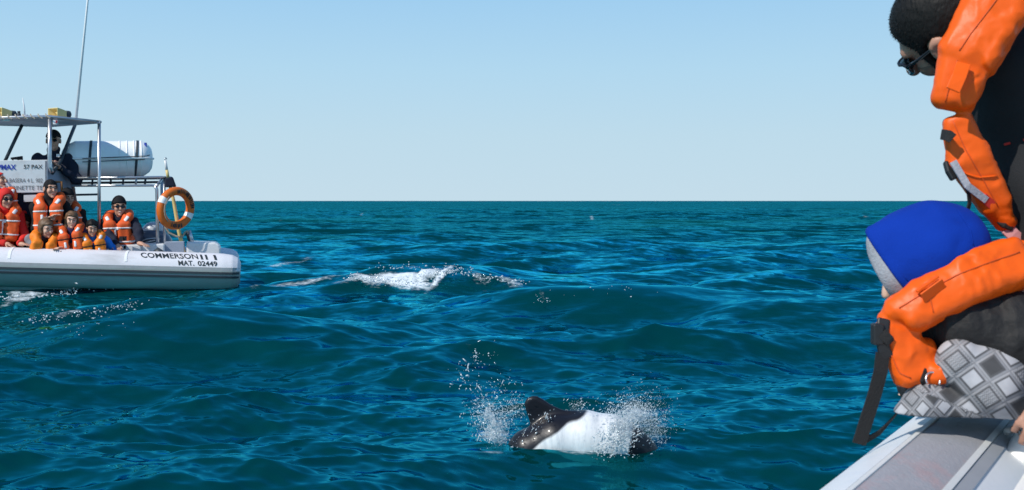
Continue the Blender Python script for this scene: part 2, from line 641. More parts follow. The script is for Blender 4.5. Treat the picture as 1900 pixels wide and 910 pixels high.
def sea_material():
    m, nt, b = new_mat('sea_water')
    N, L = nt.nodes, nt.links
    out = N['Material Output']
    geo = N.new('ShaderNodeNewGeometry')
    def noise(scale, stretch, det=3):
        mp = N.new('ShaderNodeMapping')
        mp.inputs['Scale'].default_value = stretch
        mp.inputs['Rotation'].default_value = (0, 0, R(-12))
        L.new(geo.outputs['Position'], mp.inputs[0])
        nz = N.new('ShaderNodeTexNoise')
        nz.inputs['Scale'].default_value = scale
        nz.inputs['Detail'].default_value = det
        L.new(mp.outputs[0], nz.inputs['Vector'])
        return nz
    def slope(nz, sx, sy):
        s = N.new('ShaderNodeVectorMath'); s.operation = 'SUBTRACT'
        L.new(nz.outputs['Color'], s.inputs[0]); s.inputs[1].default_value = (0.5, 0.5, 0.5)
        k = N.new('ShaderNodeVectorMath'); k.operation = 'MULTIPLY'
        L.new(s.outputs[0], k.inputs[0]); k.inputs[1].default_value = (sx, sy, 0)
        return k
    def vadd(a, b2):
        s = N.new('ShaderNodeVectorMath'); s.operation = 'ADD'
        L.new(a, s.inputs[0]); L.new(b2, s.inputs[1]); return s.outputs[0]
    fine = slope(noise(13, (0.40, 1.0, 0.6), 4), 0.36, 0.74)
    mid = slope(noise(2.6, (0.4, 1.0, 0.6), 5), 0.8, 2.1)
    chop = slope(noise(5.5, (0.36, 1.0, 0.6), 4), 0.22, 0.52)
    big = slope(noise(0.25, (0.4, 1.0, 0.6), 4), 0.8, 2.0)
    def scaled(v, name):
        at = N.new('ShaderNodeAttribute'); at.attribute_name = name
        k = N.new('ShaderNodeVectorMath'); k.operation = 'SCALE'
        L.new(v, k.inputs[0]); L.new(at.outputs['Fac'], k.inputs['Scale'])
        return k.outputs[0]
    rip = N.new('ShaderNodeAttribute'); rip.attribute_name = 'ripple'
    tot = vadd(vadd(vadd(scaled(vadd(fine.outputs[0], chop.outputs[0]), 'glass'), scaled(mid.outputs[0], 'fine')), scaled(big.outputs[0], 'ripple')), geo.outputs['Normal'])
    nm = N.new('ShaderNodeVectorMath'); nm.operation = 'NORMALIZE'
    L.new(tot, nm.inputs[0])
    dif = N.new('ShaderNodeBsdfDiffuse'); dif.inputs['Color'].default_value = (0.0002, 0.032, 0.031, 1)
    gl = N.new('ShaderNodeBsdfGlossy'); gl.inputs['Color'].default_value = (0.04, 0.72, 0.98, 1)
    gl.inputs['Roughness'].default_value = 0.06
    fr = N.new('ShaderNodeFresnel'); fr.inputs['IOR'].default_value = 1.58
    for nd in (gl, fr):
        L.new(nm.outputs[0], nd.inputs['Normal'])
    # far off, waves finer than the mesh hide one another: the mirror-like share is lower there
    cap = N.new('ShaderNodeMapRange'); cap.inputs['To Min'].default_value = 1.0; cap.inputs['To Max'].default_value = 0.55
    L.new(rip.outputs['Fac'], cap.inputs['Value'])
    fm_ = N.new('ShaderNodeMath'); fm_.operation = 'MULTIPLY'
    L.new(fr.outputs[0], fm_.inputs[0]); L.new(cap.outputs[0], fm_.inputs[1])
    mx = N.new('ShaderNodeMixShader')
    L.new(fm_.outputs[0], mx.inputs[0]); L.new(dif.outputs[0], mx.inputs[1]); L.new(gl.outputs[0], mx.inputs[2])
    # foam and painted sun glints, broken up into lace
    fa = N.new('ShaderNodeAttribute'); fa.attribute_name = 'foam'
    n1 = noise(5.0, (0.4, 1, 1), 9); n1.inputs['Roughness'].default_value = 0.72
    n2 = noise(28.0, (0.55, 1, 1), 6)
    sm = N.new('ShaderNodeMath'); sm.operation = 'MULTIPLY_ADD'
    L.new(n2.outputs['Fac'], sm.inputs[0]); sm.inputs[1].default_value = 0.45
    L.new(n1.outputs['Fac'], sm.inputs[2])          # about 0.7 on average
    ad = N.new('ShaderNodeMath'); ad.operation = 'ADD'
    L.new(sm.outputs[0], ad.inputs[0]); L.new(fa.outputs['Fac'], ad.inputs[1])
    rp = N.new('ShaderNodeMapRange'); rp.interpolation_type = 'SMOOTHSTEP'
    rp.inputs['From Min'].default_value = 1.18; rp.inputs['From Max'].default_value = 1.60
    L.new(ad.outputs[0], rp.inputs['Value'])
    fm = N.new('ShaderNodeBsdfDiffuse'); fm.inputs['Color'].default_value = (0.66, 0.72, 0.75, 1)
    m2 = N.new('ShaderNodeMixShader')
    L.new(rp.outputs[0], m2.inputs[0]); L.new(mx.outputs[0], m2.inputs[1]); L.new(fm.outputs[0], m2.inputs[2])
    L.new(m2.outputs[0], out.inputs['Surface'])
    N.remove(b)
    return m
M_SEA = sea_material()
build_sea()

# ------------------------------------------------------------------ shared materials
M_SKIN = mat('skin', (0.52, 0.29, 0.20), rough=0.5, spec=0.35, var=0.10, vscale=25, bump=0.05, bscale=120)
M_SKIN_PALE = mat('pale_skin', (0.62, 0.38, 0.28), rough=0.5, spec=0.35, var=0.08, vscale=25)
M_LIPS = mat('lips', (0.42, 0.15, 0.12), rough=0.45, var=0.1)
M_TEETH = mat('teeth', (0.75, 0.72, 0.66), rough=0.3, var=0.03)
M_EYE = mat('dark_eye', (0.02, 0.014, 0.01), rough=0.2, spec=0.5, var=0.1)
M_HAIR = mat('dark_hair', (0.007, 0.006, 0.0055), rough=0.6, spec=0.22, var=0.5, vscale=90, bump=0.3, bscale=160, stretch=(1, 1, .3))
M_HAIR_BROWN = mat('brown_hair', (0.13, 0.07, 0.035), rough=0.5, var=0.35, vscale=70, bump=0.4, bscale=120, stretch=(1, 1, .25))
M_BLACK = mat('black_cloth', (0.012, 0.012, 0.014), rough=0.85, spec=0.2, var=0.25, vscale=14, bump=0.2, bscale=120)
M_NAVY = mat('navy_cloth', (0.016, 0.020, 0.036), rough=0.85, spec=0.2, var=0.25, vscale=14, bump=0.25, bscale=90)
M_TEAL = mat('teal_cloth', (0.012, 0.06, 0.075), rough=0.85, spec=0.2, var=0.25, vscale=14)
M_GREY = mat('grey_cloth', (0.22, 0.22, 0.24), rough=0.9, spec=0.15, var=0.2, vscale=30, bump=0.3, bscale=120)
M_RED = mat('red_cloth', (0.62, 0.025, 0.02), rough=0.75, spec=0.25, var=0.15, vscale=12, bump=0.2, bscale=60)
M_BLUE = mat('bright_blue_cloth', (0.01, 0.17, 0.62), rough=0.75, spec=0.25, var=0.15, vscale=12)
M_PURPLE = mat('dark_violet_cloth', (0.05, 0.04, 0.11), rough=0.85, spec=0.2, var=0.2)
M_VEST = mat('orange_red_vest', (0.72, 0.105, 0.02), rough=0.62, spec=0.3, var=0.14, vscale=9, bump=0.35, bscale=22)
M_VEST_Y = mat('yellow_orange_vest', (0.80, 0.20, 0.012), rough=0.6, spec=0.3, var=0.12, vscale=9, bump=0.3, bscale=22)
M_REFL = mat('white_reflective_tape', (0.72, 0.72, 0.72), rough=0.45, spec=0.5, var=0.08)
M_STEEL = mat('steel_tube', (0.55, 0.56, 0.58), rough=0.3, spec=0.6, metal=0.85, var=0.12, vscale=5)
M_DSTEEL = mat('dark_painted_steel', (0.035, 0.045, 0.055), rough=0.5, var=0.2, vscale=8)
M_GLASSES = mat('black_plastic', (0.008, 0.008, 0.01), rough=0.12, spec=0.6, var=0.05)
M_PLASTIC = mat('matt_black_plastic', (0.015, 0.015, 0.016), rough=0.45, spec=0.4, var=0.15)

# ------------------------------------------------------------------ the dolphin and its splash
DY = 5.62
def dp(px, py, dy=0.0):
    return P(px, py, DY) + np.array([0, dy, 0])

def dolphin_material():
    m, nt, b = new_mat('dolphin_skin')
    N, L = nt.nodes, nt.links
    a = N.new('ShaderNodeAttribute'); a.attribute_name = 'dark'
    tc = N.new('ShaderNodeTexCoord')
    nz = N.new('ShaderNodeTexNoise'); nz.inputs['Scale'].default_value = 18; nz.inputs['Detail'].default_value = 5
    L.new(tc.outputs['Object'], nz.inputs['Vector'])
    ad = N.new('ShaderNodeMath'); ad.operation = 'MULTIPLY_ADD'
    L.new(nz.outputs['Fac'], ad.inputs[0]); ad.inputs[1].default_value = 0.35; L.new(a.outputs['Fac'], ad.inputs[2])
    rp = N.new('ShaderNodeMapRange'); rp.interpolation_type = 'SMOOTHSTEP'
    rp.inputs['From Min'].default_value = 0.42; rp.inputs['From Max'].default_value = 0.92
    L.new(ad.outputs[0], rp.inputs['Value'])
    mx = N.new('ShaderNodeMix'); mx.data_type = 'RGBA'
    mx.inputs['A'].default_value = (0.70, 0.71, 0.72, 1); mx.inputs['B'].default_value = (0.008, 0.008, 0.012, 1)
    mp = N.new('ShaderNodeMapping'); mp.inputs['Scale'].default_value = (2.2, 1, .5); mp.inputs['Rotation'].default_value = (0, R(25), 0); L.new(tc.outputs['Object'], mp.inputs[0])
    n4 = N.new('ShaderNodeTexNoise'); n4.inputs['Scale'].default_value = 16; n4.inputs['Detail'].default_value = 7; n4.inputs['Roughness'].default_value = .68; L.new(mp.outputs[0], n4.inputs['Vector'])
    r4 = N.new('ShaderNodeMapRange'); r4.inputs['From Min'].default_value = .48; r4.inputs['From Max'].default_value = .72; L.new(n4.outputs['Fac'], r4.inputs['Value'])
    m4 = N.new('ShaderNodeMix'); m4.data_type = 'RGBA'; L.new(r4.outputs[0], m4.inputs['Factor'])
    m4.inputs['A'].default_value = (0.72, 0.73, 0.74, 1); m4.inputs['B'].default_value = (0.50, 0.53, 0.56, 1)
    L.new(m4.outputs['Result'], mx.inputs['A'])
    L.new(rp.outputs[0], mx.inputs['Factor'])
    L.new(mx.outputs['Result'], b.inputs['Base Color'])
    b.inputs['Roughness'].default_value = 0.40
    b.inputs['Specular IOR Level'].default_value = 0.35
    b.inputs['Coat Weight'].default_value = 0.08
    b.inputs['Coat Roughness'].default_value = 0.08
    n2 = N.new('ShaderNodeTexNoise'); n2.inputs['Scale'].default_value = 34; n2.inputs['Detail'].default_value = 3
    L.new(tc.outputs['Object'], n2.inputs['Vector'])
    bp = N.new('ShaderNodeBump'); bp.inputs['Strength'].default_value = 0.12; bp.inputs['Distance'].default_value = 0.01
    L.new(n2.outputs['Fac'], bp.inputs['Height']); L.new(bp.outputs[0], b.inputs['Normal'])
    return m

def build_dolphin():
    root = empty('dolphin', dp(1060, 830), 'small black and white dolphin arching out of the water with its rounded dorsal fin up', 'dolphin')
    spine = [((838, 955), .020), ((890, 915), .042), ((935, 877), .070), ((982, 836), .104), ((1032, 815), .124), ((1085, 811), .130), ((1130, 817), .126),
             ((1165, 828), .108), ((1192, 842), .080), ((1213, 855), .045), ((1224, 863), .026)]
    cs = [cone(dp(*a[0]), dp(*b[0]), a[1], b[1]) for a, b in zip(spine[:-1], spine[1:])]
    body = U(0.035, *cs)
    # dorsal fin: a rounded blade, thin across the body
    fin_o = [(990, 812), (981, 776), (975.5, 761), (973, 748), (977.5, 739.5), (986.5, 735), (996.5, 735.5), (1009, 742), (1025, 753), (1045, 761), (1068, 764), (1066, 800)]
    poly = np.array([dp(*q)[[0, 2]] for q in fin_o])
    def fin(p):
        q = p[:, [0, 2]]
        d = np.full(len(q), 1e9); inside = np.zeros(len(q), bool)
        n = len(poly)
        for i in range(n):
            a, b = poly[i], poly[(i + 1) % n]
            e = b - a; w = q - a
            t = np.clip((w @ e) / (e @ e), 0, 1)
            d = np.minimum(d, np.linalg.norm(w - t[:, None] * e, axis=1))
            c = ((a[1] > q[:, 1]) != (b[1] > q[:, 1])) & (q[:, 0] < (b[0] - a[0]) * (q[:, 1] - a[1]) / (b[1] - a[1] + 1e-12) + a[0])
            inside ^= c
        d2 = np.where(inside, -d, d)
        th = 0.016 + 0.0 * d
        ww = np.stack([d2 + 0.014, np.abs(p[:, 1] - DY) - th + 0.014], 1)
        return np.linalg.norm(np.maximum(ww, 0), axis=1) + np.minimum(ww.max(1), 0) - 0.014
    f = U(0.025, body, fin)
    lo = dp(815, 990, -0.2); hi = dp(1245, 730, 0.2)
    v, q = sdf(f, lo, hi, 0.0085)
    px = v[:, 0] / DY * F + 950; py = HZ + (CAM_H - v[:, 2]) / DY * F
    # black: fin and back behind the line that falls from the saddle to the tail, and the head
    nx = ((px - 1080) * (842 - 764) - (py - 764) * (952 - 1080)) / math.hypot(78, 128)
    side = np.abs(v[:, 1] - DY)
    wob = 2.5 * np.sin(px * 0.05) + 1.2 * np.sin(px * 0.15 + 1)
    dk = sstep(-9, 9, -(nx + wob) + 2)
    hd = sstep(-10, 10, px - 1168 + (py - 800) * 0.25)
    dark = np.maximum(dk, hd)
    o = mesh_obj('body', v, q, dolphin_material(), root)
    set_attr(o, 'dark', dark)
    # flukes and flippers under the surface
    for sgn in (-1, 1):
        fl = U(0.02, cone(dp(845, 950), dp(800, 975) + np.array([0, sgn * .14, 0]), .022, .012), cone(dp(800, 975) + np.array([0, sgn * .14, 0]), dp(790, 985) + np.array([0, sgn * .2, 0]), .012, .006))
        c = dp(845, 950)
        sdf_obj('fluke', fl, c + [-.2, min(0, sgn * .25) - .03, -.15], c + [.05, max(0, sgn * .25) + .03, .05], .008, M_BLACK, root)
        a = dp(1120, 850) + np.array([0, sgn * .10, 0]); b = dp(1085, 885) + np.array([0, sgn * .22, -.03])
        sdf_obj('flipper', cone(a, b, .03, .012), np.minimum(a, b) - .04, np.maximum(a, b) + .04, .008, M_BLACK, root)

def water_white():
    m, nt, b = new_mat('white_water')
    N, L = nt.nodes, nt.links
    d = N.new('ShaderNodeBsdfDiffuse'); d.inputs[0].default_value = (0.80, 0.84, 0.86, 1)
    t = N.new('ShaderNodeBsdfTranslucent'); t.inputs[0].default_value = (0.78, 0.86, 0.90, 1)
    g = N.new('ShaderNodeBsdfGlossy'); g.inputs['Roughness'].default_value = 0.12
    m1 = N.new('ShaderNodeMixShader'); m1.inputs[0].default_value = 0.45
    L.new(d.outputs[0], m1.inputs[1]); L.new(t.outputs[0], m1.inputs[2])
    m2 = N.new('ShaderNodeMixShader'); m2.inputs[0].default_value = 0.08
    L.new(m1.outputs[0], m2.inputs[1]); L.new(g.outputs[0], m2.inputs[2])
    L.new(m2.outputs[0], N['Material Output'].inputs[0])
    N.remove(b)
    return m
def water_clear():
    """thin veils of spray: milky, torn open where the water thins out"""
    m, nt, b = new_mat('milky_water')
    N, L = nt.nodes, nt.links
    tc = N.new('ShaderNodeTexCoord')
    nz = N.new('ShaderNodeTexNoise'); nz.inputs['Scale'].default_value = 55; nz.inputs['Detail'].default_value = 7; nz.inputs['Roughness'].default_value = .7
    L.new(tc.outputs['Object'], nz.inputs['Vector'])
    rp = N.new('ShaderNodeMapRange'); rp.inputs['From Min'].default_value = .40; rp.inputs['From Max'].default_value = .60
    rp.inputs['To Min'].default_value = .05; rp.inputs['To Max'].default_value = .75
    L.new(nz.outputs['Fac'], rp.inputs['Value'])
    d = N.new('ShaderNodeBsdfDiffuse'); d.inputs[0].default_value = (0.80, 0.85, 0.88, 1)
    t = N.new('ShaderNodeBsdfTranslucent'); t.inputs[0].default_value = (0.78, 0.86, 0.90, 1)
    m1 = N.new('ShaderNodeMixShader'); m1.inputs[0].default_value = .5
    L.new(d.outputs[0], m1.inputs[1]); L.new(t.outputs[0], m1.inputs[2])
    tr = N.new('ShaderNodeBsdfTransparent')
    m2 = N.new('ShaderNodeMixShader')
    L.new(rp.outputs[0], m2.inputs[0]); L.new(tr.outputs[0], m2.inputs[1]); L.new(m1.outputs[0], m2.inputs[2])
    L.new(m2.outputs[0], N['Material Output'].inputs[0])
    N.remove(b)
    return m
M_WHITE_WATER = water_white()
M_MILKY = water_clear()

ICO = None
def ico():
    global ICO
    if ICO is None:
        bm = bmesh.new(); bmesh.ops.create_icosphere(bm, subdivisions=1, radius=1)
        ICO = (np.array([v.co[:] for v in bm.verts]), np.array([[v.index for v in f.verts] for f in bm.faces]))
        bm.free()
    return ICO

def droplets(name, pts, rad, vel, m, kind_label, cat, stretch=False):
    """one mesh of small stretched drops"""
    iv, iq = ico()
    n = len(pts)
    vel = vel / (np.linalg.norm(vel, axis=1)[:, None] + 1e-9)
    st = 1 + rg_d.exponential(1.3 if stretch else 0.5, n)
    loc = iv[None] * rad[:, None, None] * (1 + 0.25 * rg_d.normal(size=(n, len(iv), 1)))
    along = np.einsum('nij,nj->ni', loc, vel)
    loc = loc + along[..., None] * vel[:, None] * (st - 1)[:, None, None]
    v = (loc + pts[:, None]).reshape(-1, 3)
    q = (iq[None] + (np.arange(n) * len(iv))[:, None, None]).reshape(-1, 3)
    o = mesh_obj(name, v, q, m, None, True)
    tag(o, kind_label, cat, kind='stuff')
    return o
rg_d = np.random.RandomState(21)

def build_splash():
    pts = []; rad = []; vel = []
    def cloud(n, path, spread, r0, r1, v, dy=0.1, bias=1.0, dy0=0.0):
        path = np.array(path, float)
        t = rg_d.uniform(0, 1, n) ** bias * (len(path) - 1)
        i = np.minimum(t.astype(int), len(path) - 2); u = t - i
        c = path[i] * (1 - u[:, None]) + path[i + 1] * u[:, None]
        s = np.interp(t / (len(path) - 1), np.linspace(0, 1, len(spread)), spread)
        c = c + rg_d.normal(size=(n, 2)) * s[:, None]
        for (a, b) in c:
            pts.append(dp(a, min(b, 846), dy0 + rg_d.normal() * dy))
            rad.append(r0 * (r1 / r0) ** (rg_d.uniform() ** 2.2)); vel.append((v[0] + rg_d.normal() * .5, rg_d.normal() * .3, v[1] + rg_d.normal() * .5))
    # left of the fin: torn veil
    cloud(2424, [(938, 842), (922, 815), (912, 785), (900, 765)], [8, 10, 13, 18], 0.00062, 0.00302, (-.4, 1), .07, 1.25)
    cloud(737, [(912, 800), (925, 780), (945, 765), (962, 758)], [14, 15, 14, 10], 0.00062, 0.00259, (-.2, 1), .07)
    cloud(110, [(950, 835), (965, 805), (985, 785), (1010, 770), (1022, 760)], [6, 8, 8, 8, 6], 0.00062, 0.00324, (.5, 1), .02, 1.0, -.10)
    cloud(442, [(880, 850), (905, 842), (945, 838)], [18, 10, 8], 0.00074, 0.00324, (-1, .4), .1)
    cloud(135, [(900, 762), (880, 745), (905, 725), (925, 735)], [16, 16, 18, 12], 0.00087, 0.00374, (-.5, 1), .12)
    cloud(81, [(850, 712), (868, 690), (885, 668), (905, 655)], [12, 12, 12, 12], 0.00099, 0.00432, (-.5, .6), .15)
    cloud(54, [(940, 745), (960, 728), (935, 700)], [16, 16, 16], 0.00099, 0.00360, (0, 1), .12)
    # right: the bow wave thrown over the head
    cloud(3757, [(1110, 812), (1135, 790), (1155, 772), (1180, 760)], [10, 13, 15, 14], 0.00062, 0.00302, (.8, .6), .07, 1.0, -.06)
    cloud(2167, [(1100, 828), (1130, 815), (1152, 800), (1170, 785)], [6, 10, 11, 11], 0.00074, 0.00346, (.8, .4), .06, 1.0, -.1)
    cloud(2023, [(1170, 764), (1195, 768), (1212, 790), (1216, 812)], [12, 14, 12, 10], 0.00056, 0.00216, (1, .0), .08)
    cloud(606, [(1188, 752), (1215, 760), (1228, 785)], [18, 20, 18], 0.00056, 0.00187, (1, .3), .12)
    cloud(135, [(1060, 758), (1075, 754), (1085, 762)], [10, 7, 6], 0.00074, 0.00274, (.3, 1), .04, 1, .05)
    cloud(54, [(1090, 760), (1110, 752), (1150, 740)], [14, 12, 14], 0.00074, 0.00288, (.5, 1), .08)
    cloud(136, [(1090, 840), (1140, 832), (1200, 822)], [10, 10, 10], 0.00074, 0.00288, (1, .2), .08, 1, -.1)
    droplets('splash_drops', np.array(pts), np.array(rad), np.array(vel), M_WHITE_WATER, 'white spray of drops flying around the dolphin', 'splash', True)
    # torn sheets of water
    def sheet(c_lo, c_hi, shapes, thr, seed, h, amp):
        base = U(.03, *shapes)
        def f(p):
            n = fbm(p * np.array([30, 30, 30]) + seed, 4)
            return base(p) + amp * (n - thr)
        return f, c_lo, c_hi
    f, lo, hi = sheet(dp(1085, 850, -.25), dp(1225, 735, .2),
                      [cone(dp(1108, 822, -.10), dp(1140, 795, -.10), .022, .035), cone(dp(1140, 795, -.10), dp(1172, 768, -.03), .035, .028), cone(dp(1172, 768, -.03), dp(1200, 772, 0), .026, .012)], .42, 3.0, .006, .13)
    o = sdf_obj('water_sheet', f, lo, hi, .0055, M_MILKY); tag(o, 'torn sheet of water thrown up over the dolphin head', 'splash', kind='stuff')
    f, lo, hi = sheet(dp(880, 852, -.2), dp(985, 735, .2),
                      [cone(dp(940, 843), dp(920, 800), .026, .028), cone(dp(920, 800), dp(906, 765), .026, .016), cone(dp(915, 800), dp(955, 765), .018, .010)], .38, 9.0, .006, .13)
    o = sdf_obj('water_sheet', f, lo, hi, .0055, M_MILKY); tag(o, 'torn veil of water rising behind the dolphin fin', 'splash', kind='stuff')

def scatter(pts, rows):
    """drops lying on the water along pixel paths: (n, path, spread x, spread y (one per point), r0, r1, lift)"""
    pix = []; rad = []; up = []
    for n, path, sx, sy, r0, r1, lift in rows:
        path = np.array(path, float); sy = np.array(sy, float) * np.ones(len(path))
        t = rg_d.uniform(0, len(path) - 1.001, n); i = t.astype(int); u = t - i
        c = path[i] * (1 - u[:, None]) + path[i + 1] * u[:, None]
        w = sy[i] * (1 - u) + sy[i + 1] * u
        c[:, 0] += rg_d.normal(size=n) * sx; c[:, 1] += rg_d.normal(size=n) * w * .5
        pix.append(c); rad.append(r0 * (r1 / r0) ** (rg_d.uniform(size=n) ** 2)); up.append(rg_d.exponential(lift, n))
    p = hits(np.concatenate(pix)); p[:, 2] += np.concatenate(up)
    rad = np.concatenate(rad)
    vel = np.stack([np.ones(len(p)), rg_d.normal(size=len(p)) * .3, rg_d.normal(size=len(p)) * .15], 1)
    return p, rad, vel

def build_whitecap():
    """tumbling foam of the breaking crest"""
    p = scatter([], [(380, [(645, 519), (690, 520), (735, 527), (775, 525), (815, 513), (845, 507)], 5, [5, 7, 8, 7, 5, 4], .004, .011, .012),
                     (90, [(850, 510), (900, 521), (940, 526), (975, 529)], 5, [3, 4, 5, 3], .004, .012, .01),
                     (80, [(700, 506), (740, 500), (790, 504), (840, 500), (880, 505)], 5, 3, .004, .010, .02)])
    droplets('whitecap_foam', *p, M_WHITE_WATER, 'white tumbling foam on the breaking crest behind the boat', 'foam')

def build_sparkle():  # white drops: sun glints shaped on the left crest, foam elsewhere
    p = scatter([], [(150, [(50, 601), (110, 593), (160, 590), (215, 577), (260, 567)], 8, 5, .003, .009, .01),
                     (40, [(40, 575), (130, 625), (220, 610)], 30, 22, .002, .005, .005),
                     (16, [(1000, 562), (1095, 537), (1140, 535), (1200, 560)], 25, 14, .003, .006, .005),
                     (70, [(0, 560), (60, 553), (110, 547), (140, 545)], 6, 4, .006, .014, .01),
                     (110, [(110, 545), (190, 533), (250, 522)], 8, 9, .004, .011, .03),
                     (14, [(1000, 560), (1010, 563)], 8, 5, .003, .007, .005)])
    droplets('foam_and_glint_flecks', *p, M_WHITE_WATER, 'white flecks on the waves, foam and sun glints shaped as drops', 'foam')

build_dolphin()
build_splash()
build_whitecap()
build_sparkle()

# ------------------------------------------------------------------ the passenger boat
YAW, PITCH = R(15), R(2.4)
HEAD = np.array([-math.cos(YAW), -math.sin(YAW), 0.0])       # towards the bow
LEFT = np.array([math.sin(YAW), -math.cos(YAW), 0.0])        # port side, towards the camera
FWD = HEAD * math.cos(PITCH) + np.array([0, 0, math.sin(PITCH)])
UPV = np.cross(FWD, LEFT)
TUBE_R = 0.272
STERN = P(446, 506, 15.7)                                    # aft end of the port tube axis
B0 = STERN - 1.0 * LEFT                                      # on the centreline at the stern
def bl(x, y, z):
    """boat frame (forward, port, up; z = 0 at tube axis height at the stern) to world"""
    return B0 + x * FWD + y * LEFT + z * UPV
def bp(px, py, lat):
    """world point seen at a photo pixel on the boat's upright plane lat metres to port of the centreline"""
    d = P(px, py, 1.0) - np.array([0, 0, CAM_H])
    c = np.array([0, 0, CAM_H])
    t = ((B0 - c) @ LEFT + lat) / (d @ LEFT)
    return c + d * t

M_TUBE = mat('pale_grey_tube_fabric', (0.68, 0.67, 0.70), rough=0.5, spec=0.35, var=0.06, vscale=3, bump=0.06, bscale=30, col2=(0.30, 0.29, 0.28), mix2=0.6, s2=2.0, stretch=(.45, 1, 1.8))
M_STRAKE = mat('grey_rubbing_strake', (0.36, 0.37, 0.38), rough=0.6, var=0.15, vscale=6, col2=(.2, .2, .19), mix2=.5, s2=4)
M_STRAKE_D = mat('dark_rubber', (0.035, 0.045, 0.055), rough=0.6, var=0.2)
M_GEL = mat('white_gelcoat', (0.68, 0.69, 0.70), rough=0.35, spec=0.5, var=0.05, vscale=3, col2=(0.42, 0.36, 0.30), mix2=0.35, s2=7)
M_HULL = mat('weathered_hull', (0.50, 0.53, 0.50), rough=0.4, var=0.1, vscale=4, col2=(0.22, 0.26, 0.22), mix2=0.5, s2=3)
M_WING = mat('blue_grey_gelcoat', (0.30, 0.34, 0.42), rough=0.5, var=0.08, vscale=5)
M_TRIM = mat('brown_edge_trim', (0.30, 0.17, 0.14), rough=0.6, var=0.2)
M_HORN = mat('aged_cream_plastic', (0.72, 0.55, 0.22), rough=0.5, var=0.1, vscale=12)
M_CANVAS = mat('grey_canopy_cloth', (0.33, 0.36, 0.42), rough=0.8, var=0.12, vscale=5, bump=.2, bscale=20)
M_LETTER = mat('dark_lettering', (0.02, 0.03, 0.035), rough=0.6, var=0.3, vscale=30)
M_LETTER_B = mat('blue_lettering', (0.02, 0.05, 0.36), rough=0.6, var=0.2, vscale=30)
M_LETTER_G = mat('faded_grey_lettering', (0.12, 0.12, 0.13), rough=0.6, var=0.3, vscale=40)
M_RAFT = mat('white_fibreglass', (0.86, 0.86, 0.85), rough=0.3, spec=0.5, var=0.04, vscale=4, col2=(.5, .48, .44), mix2=.2, s2=5)
M_BUOY = mat('orange_lifebuoy', (0.64, 0.135, 0.012), rough=0.45, spec=0.4, var=0.12, vscale=10)
M_POLE = mat('yellow_painted_pole', (0.66, 0.50, 0.20), rough=0.5, var=0.15, vscale=14)
M_COWL = mat('blue_grey_engine_cowl', (0.06, 0.085, 0.13), rough=0.3, spec=0.5, var=0.1)
M_COWL_T = mat('pale_grey_cowl_top', (0.45, 0.48, 0.52), rough=0.3, spec=0.5, var=0.06)
M_ROPE = mat('old_rope', (0.34, 0.30, 0.24), rough=0.9, var=0.25, vscale=40)
M_AMBER = mat('red_lens', (0.35, 0.02, 0.03), rough=0.2, var=0.1)
M_WHITEP = mat('white_paint', (0.82, 0.82, 0.81), rough=0.4, var=0.05)

boat = empty('passenger_boat', bl(3.5, 0, -0.3), 'long pale grey inflatable tour boat carrying a crowd of passengers in orange vests', 'boat')

def text_verts(s, size, bold=0.0):
    cu = bpy.data.curves.new('t', 'FONT')
    cu.body = s; cu.size = size; cu.offset = bold; cu.resolution_u = 3
    cu.extrude = 0.0
    o = bpy.data.objects.new('t', cu)
    COL.objects.link(o)
    dg = bpy.context.evaluated_depsgraph_get()
    me = bpy.data.meshes.new_from_object(o.evaluated_get(dg))
    bm = bmesh.new(); bm.from_mesh(me)
    bmesh.ops.triangulate(bm, faces=bm.faces)
    bmesh.ops.subdivide_edges(bm, edges=[e for e in bm.edges if e.calc_length() > size * .35], cuts=1)
    bmesh.ops.triangulate(bm, faces=bm.faces)
    V = np.array([v.co[:] for v in bm.verts]); Q = [tuple(v.index for v in f.verts) for f in bm.faces]
    bm.free()
    bpy.data.objects.remove(o); bpy.data.curves.remove(cu); bpy.data.meshes.remove(me)
    return V, Q

